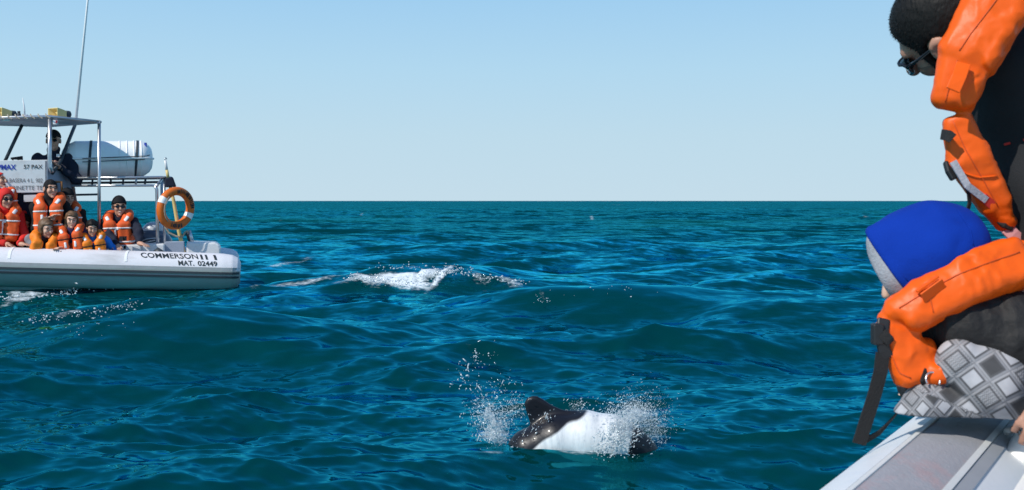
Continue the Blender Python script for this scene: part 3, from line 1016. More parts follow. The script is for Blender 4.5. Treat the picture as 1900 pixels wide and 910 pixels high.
def build_boat():
    # one inflated tube runs round the boat: port stern, bow, starboard stern
    ax = [(0.0, 1.0, 0), (.04, 1.0, 0), (.12, 1.0, 0), (.25, 1.0, 0), (.42, 1.0, 0), (1, 1.0, 0), (2, 1.0, 0), (3, 1.0, 0), (4, 1.0, .005), (5, 1.0, .02), (6, .98, .06),
          (7, .88, .14), (7.8, .68, .24), (8.3, .38, .31), (8.5, 0, .34)]
    rr = [.15, .215, .252, .268, TUBE_R] + [TUBE_R] * 10
    pts = ax + [(a, -b, c) for a, b, c in ax[-2::-1]]
    rad = rr + rr[-2::-1]
    # refine
    P2 = []; R2 = []
    for i in range(len(pts) - 1):
        for t in np.linspace(0, 1, 6)[:-1]:
            P2.append(np.array(pts[i]) * (1 - t) + np.array(pts[i + 1]) * t); R2.append(rad[i] * (1 - t) + rad[i + 1] * t)
    P2.append(np.array(pts[-1])); R2.append(rad[-1])
    mb = MB(); mb.tube([bl(*p) for p in P2], R2, 40)
    mb.build('inflatable_tube', M_TUBE, boat, smooth=True)
    # the lower half of the port and starboard tubes has its shade painted on as a darker, mottled grey-green skin
    M_LOW = mat('grey_green_shade_fabric', (0.30, 0.35, 0.34), rough=0.55, spec=0.35, var=0.12, vscale=3, col2=(0.20, 0.22, 0.19), mix2=0.6, s2=2.5, stretch=(.5, 1, 1.5))
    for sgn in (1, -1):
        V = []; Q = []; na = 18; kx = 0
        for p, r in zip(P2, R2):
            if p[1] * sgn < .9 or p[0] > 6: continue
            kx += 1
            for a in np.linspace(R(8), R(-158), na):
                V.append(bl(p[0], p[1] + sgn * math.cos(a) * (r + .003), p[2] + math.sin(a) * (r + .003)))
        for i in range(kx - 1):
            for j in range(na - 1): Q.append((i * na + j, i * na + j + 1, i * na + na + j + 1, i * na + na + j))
        MB().add(V, Q).build('lower_tube_shade', M_LOW, boat, smooth=True)
    # raised rubbing strake along the outside of the tube: a pale band with two dark ribs
    def along(zo, th, w, m, name, x0=-.0):
        mb = MB()
        for sgn in (1, -1):
            V = []
            xs = np.concatenate([np.linspace(.02, .45, 10), np.linspace(.6, 5.8, 22)])
            rows = []
            for x in xs:
                r = float(np.interp(x, [a[0] for a in ax[:6]], rr[:6]))
                ring = []
                rr_ = max(r, abs(zo) + .03)
                for dz, out in ((-w / 2, 0), (-w / 2, th), (w / 2, th), (w / 2, 0)):
                    zz = zo + dz
                    yy = math.sqrt(max(rr_ ** 2 - zz ** 2, 0)) - .006 + out
                    cz = float(np.interp(x, [a[0] for a in ax], [a[2] for a in ax]))
                    ring.append(bl(x, sgn * (1.0 + yy), cz + zz))
                rows.append(ring)
            Fc = []
            V = [p for rg in rows for p in rg]
            for i in range(len(rows) - 1):
                for k in range(4):
                    a, b = i * 4, i * 4 + 4
                    Fc.append((a + k, a + (k + 1) % 4, b + (k + 1) % 4, b + k))
            Fc += [(3, 2, 1, 0), tuple(len(V) - 4 + k for k in range(4))]
            mb.add(V, Fc)
        return mb.build(name, m, boat)
    along(.005, .016, .15, M_STRAKE, 'rubbing_strake')
    along(.000, .026, .030, M_STRAKE_D, 'strake_rib')
    along(-.058, .026, .030, M_STRAKE_D, 'strake_rib')
    # seams between the tube chambers and paler repair patches
    for x in (1.55, 3.05, 4.5):
        mb = MB()
        ring = [bl(x + .02 * math.sin(a * 2), 1.0 + math.cos(a) * (TUBE_R + .003), math.sin(a) * (TUBE_R + .003)) for a in np.linspace(R(28), R(150), 14)]
        mb.ribbon(ring, FWD, .035, .004)
        mb.build('seam_tape', M_WHITEP, boat)
    # hull under the tubes
    xs = [(.5, .88, -.22), (4, .88, -.2), (6.2, .8, -.1), (7.4, .5, .05), (8.1, .1, .2)]
    V = []; Fc = []
    for x, y, z in xs:
        for yy, zz in ((y, z), (y * .95, z - .12), (0, z - .46 + .12 * (x > 6)), (-y * .95, z - .12), (-y, z)):
            V.append(bl(x, yy, zz))
    for i in range(len(xs) - 1):
        for k in range(4):
            Fc.append((i * 5 + k, i * 5 + k + 1, i * 5 + 6 + k, i * 5 + 5 + k))
    Fc.append((0, 1, 2, 3, 4))
    MB().add(V, Fc).build('hull', M_HULL, boat)
    mb = MB(); mb.add([bl(.55, .86, -.12), bl(6.5, .86, -.05), bl(6.5, -.86, -.05), bl(.55, -.86, -.12)], [(0, 1, 2, 3)])
    mb.build('deck', M_GEL, boat)
    # lettering wrapped on the tube
    def on_tube(s, px0, px1, a0, size, m, skew=.0, bold=0.0):
        V, Q = text_verts(s, 1.0, bold)
        V = V[:, :2]
        w = V[:, 0].max() - V[:, 0].min(); x0 = V[:, 0].min()
        def xat(px):
            lo, hi = 0.0, 6.0
            for _ in range(40):
                m_ = (lo + hi) / 2
                q = bl(m_, 1.0 + TUBE_R * .8, .15)
                if q[0] / q[1] * F + 950 > px: lo = m_
                else: hi = m_
            return lo
        xa, xb = xat(px0), xat(px1)
        out = []
        for X, Y in V:
            u = (X - x0) / w
            x = xa + (xb - xa) * u
            an = R(a0) + Y * size / TUBE_R
            x -= Y * size * skew
            rr_ = TUBE_R + .004
            out.append(bl(x, 1.0 + rr_ * math.cos(an), rr_ * math.sin(an)))
        MB().add(out, Q).build('lettering', m, boat)
    on_tube('COMMERSON', 262, 368, 44, .155, M_LETTER, -.25, .015)
    on_tube('I', 373, 377, 43, .150, M_LETTER, -.25, .018)
    on_tube('I', 382, 386, 43, .150, M_LETTER, -.25, .018)
    on_tube('I', 398, 402.5, 43, .150, M_LETTER, -.25, .018)
    on_tube('MAT.', 332, 361, 21, .105, M_LETTER, -.2, .02)
    on_tube('02449', 368, 404, 21, .105, M_LETTER, -.2, .02)
    # scuffs on the tube
    # console: text panel, shaded wing, base
    def prism(pix, lats, thick_dir, th, name, m, parent=boat, bev=0.0):
        f = [bp(px, py, la) for (px, py), la in zip(pix, lats)]
        td = np.array(thick_dir) * th
        n = len(f)
        V = f + [p + td for p in f]
        Q = [tuple(range(n)), tuple(range(2 * n - 1, n - 1, -1))] + [(i, (i + 1) % n, n + (i + 1) % n, n + i) for i in range(n)]
        o = MB().add(V, Q).build(name, m, parent)
        if bev: bevel(o, bev)
        return o
    prism([(-90, 299), (88, 297), (88, 357), (-90, 361)], [.50] * 4, -LEFT, .05, 'sign_panel', M_GEL, bev=.006)
    prism([(-90, 361), (86, 358), (86, 450), (-90, 455)], [.44] * 4, -LEFT, .04, 'console_front', M_NAVY)
    prism([(44, 362), (70, 361), (70, 374), (44, 375)], [.48] * 4, -LEFT, .05, 'console_door', M_GEL)
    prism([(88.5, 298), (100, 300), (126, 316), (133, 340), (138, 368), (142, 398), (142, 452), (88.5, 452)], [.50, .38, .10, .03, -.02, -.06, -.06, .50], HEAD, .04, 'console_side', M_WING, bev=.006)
    mb = MB(); mb.tube([bp(px, py, la) - HEAD * .01 for px, py, la in ((100, 300, .38), (126, 316, .10), (133, 340, .03), (138, 368, -.02), (142, 398, -.06), (142, 452, -.06))], .022, 8)
    mb.build('edge_trim', M_TRIM, boat, smooth=True)
    mb = MB(); mb.tube([bp(px, py, .40) for px, py in ((102, 338), (114, 338), (115, 356))], .018, 6); mb.build('grab_handle', mat('varnished_wood', (.35, .15, .05), rough=.5), boat, smooth=True)
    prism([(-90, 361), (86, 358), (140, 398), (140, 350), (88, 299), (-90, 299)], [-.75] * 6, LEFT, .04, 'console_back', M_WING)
    prism([(70, 420), (136, 420), (136, 452), (70, 452)], [.30] * 4, -LEFT, .9, 'helm_platform', M_GEL)
    # lettering on the panel
    def on_panel(s, px0, px1, py_base, hpx, m, bold=.01, name='lettering'):
        V, Q = text_verts(s, 1.0, bold)
        x0, x1 = V[:, 0].min(), V[:, 0].max(); hh = V[:, 1].max()
        out = [bp(px0 + (px1 - px0) * (X - x0) / (x1 - x0), py_base - Y / hh * hpx, .506) for X, Y, _ in V]
        MB().add(out, Q).build(name, m, boat)
    on_panel('CAPMAX', -22, 30, 315, 9.5, M_LETTER_B, .03)
    on_panel('57 PAX', 44, 79, 313.5, 7.5, M_LETTER, .012)
    on_panel('PUERTO RAWSON BASERA 4 L. 902', -60, 79, 339, 7.5, M_LETTER_G, .0)
    on_panel('CHUBUT MARINETTE TE', -40, 79, 352.5, 7.5, M_LETTER_G, .0)
    # canopy: tilted slab on posts
    roof = [(-110, 223, .55), (95, 219, .55), (186, 229, .5), (92, 236, -1.0), (-110, 230, -1.0)]
    f = [bp(*q) for q in roof]
    up = np.array([0, 0, .035])
    n = len(f)
    V = [p + 0 for p in f] + [p + up for p in f]
    Q = [tuple(range(n)), tuple(range(2 * n - 1, n - 1, -1))] + [(i, (i + 1) % n, n + (i + 1) % n, n + i) for i in range(n)]
    MB().add(V, Q).build('canopy', M_CANVAS, boat)
    mb = MB(); mb.tube([p + up * .5 for p in f], .022, 8, closed=True); mb.build('canopy_frame', M_STEEL, boat, smooth=True)
    mb = MB()
    for u in np.linspace(.42, .98, 9):
        p = f[0] * (1 - u) + f[1] * u + up * .6
        mb.tube([p + np.array([.03, -.03, -.03]), p + np.array([-.02, -.034, 0.0]), p + np.array([-.05, 0, .035])], .010, 6)
    mb.build('lashing', M_ROPE, boat)
    # posts
    def post(name, a, b, r, m, mid=None):
        mb = MB(); mb.tube([bp(*a)] + ([bp(*q) for q in mid] if mid else []) + [bp(*b)], r, 10)
        return mb.build(name, m, boat, smooth=True)
    post('canopy_post', (92.5, 221, .54), (97, 321, .54), .030, M_STEEL, [(92, 290, .54), (93, 310, .54)])
    post('brace', (139, 233, -.5), (97, 322, .54), .026, M_DSTEEL, [(112, 300, .3)])
    post('brace', (41, 232, .2), (8, 302, .36), .024, M_DSTEEL)
    post('canopy_post', (184, 229, .45), (184, 480, .3), .024, M_STEEL)
    post('canopy_post', (-40, 228, .45), (-42, 300, .40), .028, M_STEEL)
    prism([(98, 223), (107, 223), (107, 231), (98, 231)], [.56] * 4, -LEFT, .06, 'light_box', M_WHITEP)
    prism([(103, 223.5), (106.5, 223.5), (106.5, 229), (103, 229)], [.575] * 4, -LEFT, .02, 'red_light', M_AMBER)
    # aerials and things on the roof
    mb = MB(); mb.tube([bp(141, 222, -.2), bp(163, -2, -.2), bp(174, -120, -.2)], [.022, .016, .008], 8); mb.build('whip_antenna', M_WHITEP, boat, smooth=True)
    mb = MB(); mb.tube([bp(46, 218, 0), bp(45, 200, 0), bp(42, 182, 0)], [.014, .012, .006], 6); mb.tube([bp(40, 216, 0), bp(52, 215, 0)], .02, 6); mb.build('short_antenna', M_GEL, boat, smooth=True)
    mb = MB(); mb.tube([bp(35, 218, .1), bp(35, 211, .1)], .03, 8); mb.tube([bp(35, 210.5, .1), bp(35, 206.5, .1)], .022, 8); mb.build('masthead_light', M_DSTEEL, boat, smooth=True)
    mb = MB(); mb.tube([bp(20, 294.5, .2), bp(42, 293.5, .2)], [.014, .03], 8); mb.tube([bp(23, 294, .2), bp(24, 298, .2)], .012, 6); mb.tube([bp(34, 294, .2), bp(34, 298, .2)], .012, 6); mb.build('searchlight', M_PLASTIC, boat, smooth=True)
    # two loudspeakers facing out
    for cx in (109, 7):
        c = bp(cx, 211.5, .35); k = .0078
        mb = MB()
        # square flaring horn: outer shell with a recessed mouth turned to the camera and a bit to the left
        ax_ = np.array([-.55, -.83, 0.0]); sd = np.array([.83, -.55, 0.0]); uz = np.array([0, 0, 1.0])
        def ring(d, hw, hh): return [c + ax_ * d + sd * (a * hw) + uz * (b * hh) for a, b in ((-1, -1), (1, -1), (1, 1), (-1, 1))]
        rings = [ring(-.10, .05, .045), ring(.0, .085, .065), ring(.09, .115, .078), ring(.10, .118, .080), ring(.10, .104, .066), ring(.0, .05, .035), ring(-.04, .03, .02)]
        V = [p for r_ in rings for p in r_]; Q = []
        for i in range(len(rings) - 1):
            for j in range(4): Q.append((i * 4 + j, i * 4 + (j + 1) % 4, i * 4 + 4 + (j + 1) % 4, i * 4 + 4 + j))
        Q += [(3, 2, 1, 0), tuple(24 + j for j in range(4))]
        o = MB().add(V, Q).build('loudspeaker', M_HORN, boat); bevel(o, .006)
        mb = MB(); mb.tube([c - ax_ * .09, c - ax_ * .17, c - ax_ * .19], [.055, .055, .03], 10); q = mb.build('speaker_driver', M_DSTEEL, o, smooth=True)
        q.location = (0, 0, 0)
        mb = MB(); mb.tube([c + np.array([.02, -.03, .02]), c + ax_ * .03], [.02, .03], 8); mb.build('speaker_cone', M_HORN, o, smooth=True)
        mb = MB(); mb.box(c + np.array([.05, 0, -.085]), (.12, .08, .04)); mb.build('bracket', M_WHITEP, o)
    # stern gantry with its rack
    def rail(pts, r=.020, m=M_DSTEEL):
        mb = MB(); mb.tube([bp(*q) for q in pts], r, 8); return mb
    g = [('rack_rail', [(132, 331, .25), (300, 329, .25), (318, 330, .15)], M_STEEL), ('rack_rail', [(132, 345, .25), (283, 344.5, .25), (292, 347, .22)], M_STEEL),
         ('rack_rail', [(132, 333, -.55), (316, 331, -.55)], M_DSTEEL), ('rack_rail', [(132, 340, -.55), (318, 338, -.55)], M_DSTEEL)]
    for nm, pt, m in g: rail(pt, .018, m).build(nm, m, boat, smooth=True)
    for px in (150, 172, 206, 229, 253, 270):
        rail([(px, 331, -.05), (px - 1, 343, -.05)], .016).build('rack_strut', M_DSTEEL if px != 253 else M_STEEL, boat, smooth=True)
    for px in (145, 200, 258, 300):
        rail([(px, 330, .25), (px + 4, 332, -.55)], .016).build('cross_bar', M_DSTEEL, boat, smooth=True)
    rail([(138, 362, .0), (184, 361, -.4)], .016).build('rack_rail', M_DSTEEL, boat, smooth=True)
    rail([(287, 345, .25), (291, 352, .25), (292, 420, .25), (293, 470, .25)], .024, M_STEEL).build('gantry_post', M_STEEL, boat, smooth=True)
    rail([(300, 331, -.45), (300, 400, -.45), (301, 470, -.45)], .022, M_STEEL).build('gantry_post', M_STEEL, boat, smooth=True)
    rail([(305, 331, .2), (304, 404, .2), (306, 470, .2)], .020, M_STEEL).build('gantry_post', M_STEEL, boat, smooth=True)
    rail([(290, 346, .25), (302, 331, .0)], .022, M_STEEL).build('brace', M_STEEL, boat, smooth=True)
    rail([(290, 400, .25), (306, 401, .2)], .018, M_STEEL).build('brace', M_STEEL, boat, smooth=True)
    rail([(350, 428, .15), (357, 452, .15)], .034, M_STEEL).build('stern_bracket', M_STEEL, boat, smooth=True)
    rail([(345, 431, .2), (352, 450, .15)], .016, M_DSTEEL).build('brace', M_DSTEEL, boat, smooth=True)
    o = prism([(306, 331), (320, 328), (327, 347), (305, 348)], [.3] * 4, -LEFT, .16, 'dark_cover', M_NAVY, bev=.02)
    # ropes
    mb = MB(); mb.tube([bp(*q) for q in ((296, 406, .28), (303, 408, .3), (306, 420, .3), (313, 432, .3), (327, 439, .3), (338, 440, .3), (343, 432, .3), (347, 429, .3), (350, 432, .3))], .016, 6)
    mb.build('mooring_rope', M_ROPE, boat, smooth=True)
    # stern lockers and platform
    prism([(214, 455), (262, 454), (262, 480), (214, 480)], [.5] * 4, -LEFT, .5, 'stern_bench', M_GEL, bev=.02)
    prism([(262, 453), (305, 453), (305, 480), (262, 480)], [.45] * 4, -LEFT, .45, 'stern_bench', M_GEL, bev=.02)
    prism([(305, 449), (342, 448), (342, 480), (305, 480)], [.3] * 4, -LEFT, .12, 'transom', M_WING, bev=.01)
    prism([(346, 449), (399, 450), (407, 454), (410, 462), (410, 482), (346, 482)], [.35] * 4 + [.35] * 2, -LEFT, .5, 'stern_locker', M_GEL, bev=.03)
    prism([(230, 456.5), (233.5, 456.5), (233.5, 462), (230, 462)], [.512] * 4, -LEFT, .03, 'latch', M_BLACK)
    mb = MB(); mb.tube([bp(293, 466, .7) + np.array([0, 0, -.06]), bp(300, 464, .7)], [.09, .07], 12); mb.build('rubber_fender', M_DSTEEL, boat, smooth=True)
    # outboard engine: cowl with a paler dome, emblem ribs, leg into the water
    c = bp(273, 448, -.35)
    f = U(.04, ell(c + [0, 0, .02], (.34, .27, .20)), ell(c + [-.18, 0, -.04], (.22, .24, .14)), ell(c + [.16, 0, -.02], (.22, .25, .16)))
    cowl = sdf_obj('engine_cowl', I(.02, f, plane(c + [0, 0, -.17], (0, 0, -1))), c + [-.5, -.4, -.3], c + [.5, .4, .35], .02, M_COWL, boat)
    c2 = c + [.09, .02, .17]
    sdf_obj('cowl_top', ell(c2, (.16, .16, .13)), c2 - .2, c2 + .2, .02, M_COWL_T, cowl)
    mb = MB()
    e0 = [(248, 456), (258, 449), (272, 444), (288, 442), (296, 444), (290, 450), (274, 454), (258, 458)]
    mb.tube([bp(x, y, -.055) for x, y in e0], .010, 6, closed=True); mb.tube([bp(262, 452, -.05), bp(288, 446, -.05)], .012, 6)
    mb.build('cowl_emblem', M_STEEL, cowl, smooth=True)
    prism([(240, 437), (252, 435), (262, 434.5), (256, 437), (244, 439)], [-.10] * 5, LEFT, .03, 'cowl_decal', M_POLE, cowl)
    mb = MB(); mb.tube([c + [0, .05, -.1], c + [.05, .05, -.9]], [.12, .06], 10); mb.build('engine_leg', M_COWL, boat, smooth=True)

    # --- things carried by the boat, each of its own
    raft = empty('life_raft', bp(215, 328, 0), 'white life raft canister lying on the stern rack, half in shadow', 'life raft')
    a, b_ = bp(140, 296, -.15), bp(264, 295, -.25)
    ax_ = (b_ - a) / np.linalg.norm(b_ - a)
    rad = .275
    mb = MB()
    L0 = np.linalg.norm(b_ - a)
    prof = [(-.20, .05), (-.19, .12), (-.14, .20), (-.07, .24), (0, rad)]
    for s in np.linspace(.02, L0 - .02, 22):
        prof.append((s, rad))
    prof += [(L0, rad), (L0 + .05, .242), (L0 + .10, .205), (L0 + .135, .15), (L0 + .15, .08), (L0 + .153, .01)]
    mb.tube([a + ax_ * s for s, _ in prof], [r for _, r in prof], 36)
    can = mb.build('canister', M_RAFT, raft, smooth=True)
    mb = MB()
    side = np.cross(ax_, [0, 0, 1]); side /= np.linalg.norm(side)
    for s in np.linspace(.62, L0 - .02, 4):
        mb.tube([a + ax_ * s + (side * math.cos(t) + np.array([0, 0, 1]) * math.sin(t)) * (rad + .002) for t in np.linspace(0, 2 * math.pi, 37)[:-1]], .009, 6, closed=True)
    mb.build('moulded_ridge', M_RAFT, raft, smooth=True)
    # lip where the two halves meet
    mb = MB(); lp = []
    for s, r in prof[4:]:
        lp.append(a + ax_ * s + side * -0 + (-side if side[1] > 0 else side) * 0)
    camside = side if side[1] < 0 else -side
    mb.tube([a + ax_ * s + camside * (r + .004) for s, r in prof[2:]] + [a + ax_ * (L0 + .165)], .016, 6)
    mb.tube([a + ax_ * s - camside * (r + .004) for s, r in prof[2:]] + [a + ax_ * (L0 + .165)], .016, 6)
    mb.build('rim', M_RAFT, raft, smooth=True)
    for s in (.20, .86):
        mb = MB()
        ring = [a + ax_ * (s + .02 * math.sin(t)) + (side * math.cos(t) + np.array([0, 0, 1]) * math.sin(t)) * (rad + .008) for t in np.linspace(0, 2 * math.pi, 37)[:-1]]
        ring = ring + ring[:1]
        V = []; Q = []
        for i, p in enumerate(ring):
            V += [p - ax_ * .018, p + ax_ * .018]
        for i in range(len(ring) - 1): Q.append((2 * i, 2 * i + 1, 2 * i + 3, 2 * i + 2))
        mb.add(V, Q); mb.build('strap', M_STRAKE_D, raft)
    mb = MB(); mb.tube([a + ax_ * .1 + camside * (rad + .02) + np.array([0, 0, -.05]), a + ax_ * .98 + camside * (rad + .02) + np.array([0, 0, -.02])], .007, 5)
    mb.tube([a + ax_ * .1 + camside * (rad + .02) + np.array([0, 0, .0]), a + ax_ * 1.0 + camside * (rad + .02) + np.array([0, 0, .03]), a + ax_ * (L0 + .1) + camside * .22 + np.array([0, 0, .05])], .007, 5)
    mb.build('lashing_line', M_STRAKE_D, raft)
    t = a + ax_ * (L0 + .028)
    mb = MB(); mb.box(t + camside * .14 + np.array([.015, 0, .205]), (.03, .03, .07)); mb.build('printed_mark', M_LETTER_B, raft)

    ring = empty('lifebuoy', bp(326, 387, .4), 'orange lifebuoy ring with white bands hanging at the stern post', 'lifebuoy')
    cc = bp(326, 387, .42)
    k = cc[1] / F
    e1 = np.array([.58, .80, -.08]); e1 /= np.linalg.norm(e1)          # ring plane is turned a little away
    e2 = np.array([.12, .0, 1.0]); e2 -= e1 * (e1 @ e2); e2 /= np.linalg.norm(e2)
    nn = np.cross(e1, e2); nn = nn if nn[1] < 0 else -nn
    Rg, rg_ = .258, .064
    def ringpt(t, ph, rr_=rg_):
        d = e1 * math.cos(t) + e2 * math.sin(t)
        return cc + d * Rg + (d * math.cos(ph) + nn * math.sin(ph)) * rr_
    def torus(t0, t1, n, rr_, name, m):
        V = []; Q = []; k_ = 14
        cl = t1 - t0 > 6.28
        for i in range(n + (0 if cl else 1)):
            for j in range(k_): V.append(ringpt(t0 + (t1 - t0) * i / n, 2 * math.pi * j / k_, rr_))
        nn_ = n
        for i in range(nn_):
            for j in range(k_):
                a_, b2 = i * k_, ((i + 1) % n if cl else i + 1) * k_
                Q.append((a_ + j, a_ + (j + 1) % k_, b2 + (j + 1) % k_, b2 + j))
        return MB().add(V, Q).build(name, m, ring, smooth=True)
    torus(0, 2 * math.pi + .0001, 48, rg_, 'ring', M_BUOY)
    for t in (R(158), R(-20)):
        torus(t - .16, t + .16, 6, rg_ + .003, 'white_band', M_WHITEP)
    # worn black letters around the ring: only strokes can be made out
    rs = np.random.RandomState(3)
    for ts in (np.linspace(R(100), R(8), 15), np.linspace(R(-70), R(-108), 7)):
        mb = MB()
        for t in ts:
            L_ = rs.uniform(.35, .6); o_ = rs.uniform(-.1, .1)
            for dt in (0, .035)[:rs.randint(1, 3)]:
                mb.tube([ringpt(t + dt, R(90) + L_ + o_, rg_ + .002), ringpt(t + dt, R(90) + o_, rg_ + .002), ringpt(t + dt + .01, R(90) - L_ * .8 + o_, rg_ + .002)], .007, 4)
        mb.build('lettering', M_LETTER, ring)
    mb = MB(); mb.tube([ringpt(t, R(90), rg_ + .02) for t in np.linspace(R(140), R(230), 8)], .008, 5); mb.build('grab_line', M_ROPE, ring, smooth=True)

    pole = empty('boat_pole', bp(341, 468, .25), 'thin yellow and white pole standing upright behind the orange lifebuoy', 'pole')
    mb = MB(); mb.tube([bp(312, 331, .25), bp(322, 372, .25), bp(331, 425, .25), bp(341, 470, .25)], [.024, .026, .028, .036], 10); mb.build('shaft', M_POLE, pole, smooth=True)
    mb = MB(); mb.tube([bp(306.5, 298, .25), bp(309.5, 316, .25)], .020, 8); mb.build('white_tip', M_GEL, pole, smooth=True)
    mb = MB(); mb.tube([bp(309.5, 316, .25), bp(312, 331, .25)], .023, 8); mb.build('yellow_band', M_POLE, pole, smooth=True)
    mb = MB(); mb.tube([bp(306.5, 298, .25), bp(305.5, 294, .25), bp(308, 293, .25), bp(309.5, 296, .25)], .008, 6); mb.build('hook', M_STEEL, pole, smooth=True)
build_boat()

# ------------------------------------------------------------------ people on the boat
def vec(*a): return np.array(a, float)
def nrm(v): return v / (np.linalg.norm(v) + 1e-9)
def frame(fwd, up):
    f = nrm(np.asarray(fwd, float)); u = np.asarray(up, float); u = nrm(u - f * (u @ f)); r = np.cross(f, u)
    return np.stack([r, f, u], 1)          # columns: right, forward, up

def head_parts(c, M, s, ear=1.0):
    """distance field of a head with ears, nose, brow, lips; c centre, M frame, s scale (1 = adult)"""
    def loc(p): return ((p - c) @ M) / s
    shapes = U(.03, ell((0, -.012, .03), (.076, .096, .094)), ell((0, .026, -.055), (.056, .064, .062)))
    face = U(.014, shapes, cone((0, .086, .022), (0, .116, -.022), .009, .0155), cone((-.036, .078, .034), (.036, .078, .034), .014),
             ell((.036, .062, -.022), (.028, .028, .03)), ell((-.036, .062, -.022), (.028, .028, .03)), ell((0, .082, -.098), (.02, .018, .017)))
    face = D(.012, face, ell((.032, .104, .012), (.015, .016, .010)), ell((-.032, .104, .012), (.015, .016, .010)))
    e3 = np.array([.011, .024, .034]) * ear
    ears = D(.004, U(.008, ell((.080 * ear ** .4, -.008, -.002), e3), ell((-.080 * ear ** .4, -.008, -.002), e3)), ell((.092 * ear ** .4, -.003, .0), e3 * .62), ell((-.092 * ear ** .4, -.003, .0), e3 * .62))
    g = U(.008, face, ears)
    return lambda p: g(loc(p)) * s

def hand(wrist, d, palm_n, s, side=1, curl=.25):
    """palm, four unequal fingers and a thumb; d = pointing direction, palm_n = normal out of the back of the hand"""
    d = nrm(d); n = nrm(palm_n - d * (palm_n @ d)); w = np.cross(d, n) * side
    fs = [cone(wrist, wrist + d * .045 * s, .024 * s, .030 * s), rbox(wrist + d * .062 * s, np.array([.034, .038, .014]) * s, .012 * s, np.stack([w, d, n], 1))]
    fing = []
    for k, L in ((-1.5, .060), (-.5, .074), (.5, .080), (1.5, .070)):
        a = wrist + d * .092 * s + w * k * .019 * s
        d2 = nrm(d + w * k * .05 - n * curl * .5); d3 = nrm(d2 - n * curl * 1.6)
        b = a + d2 * L * .55 * s; e = b + d3 * L * .5 * s
        fing.append(U(.004 * s, cone(a, b, .0092 * s, .0082 * s), cone(b, e, .0082 * s, .0066 * s)))
    ta = wrist + d * .035 * s + w * .03 * s
    tb = ta + nrm(d * .6 + w * .8 - n * .25) * .045 * s; tc = tb + nrm(d * .9 + w * .35 - n * .3) * .034 * s
    th = U(.004 * s, cone(ta, tb, .012 * s, .0105 * s), cone(tb, tc, .0105 * s, .0085 * s))
    return U(.006 * s, *(fs + fing + [th]))

def ik(a, b, l1, l2, pole):
    d = b - a; L = min(np.linalg.norm(d), (l1 + l2) * .999); dn = nrm(d)
    x = (l1 * l1 - l2 * l2 + L * L) / (2 * L)
    h = math.sqrt(max(l1 * l1 - x * x, 0))
    p = pole - dn * (pole @ dn)
    return a + dn * x + nrm(p) * h

HB = dict(h=.0118, cloth=.0145)

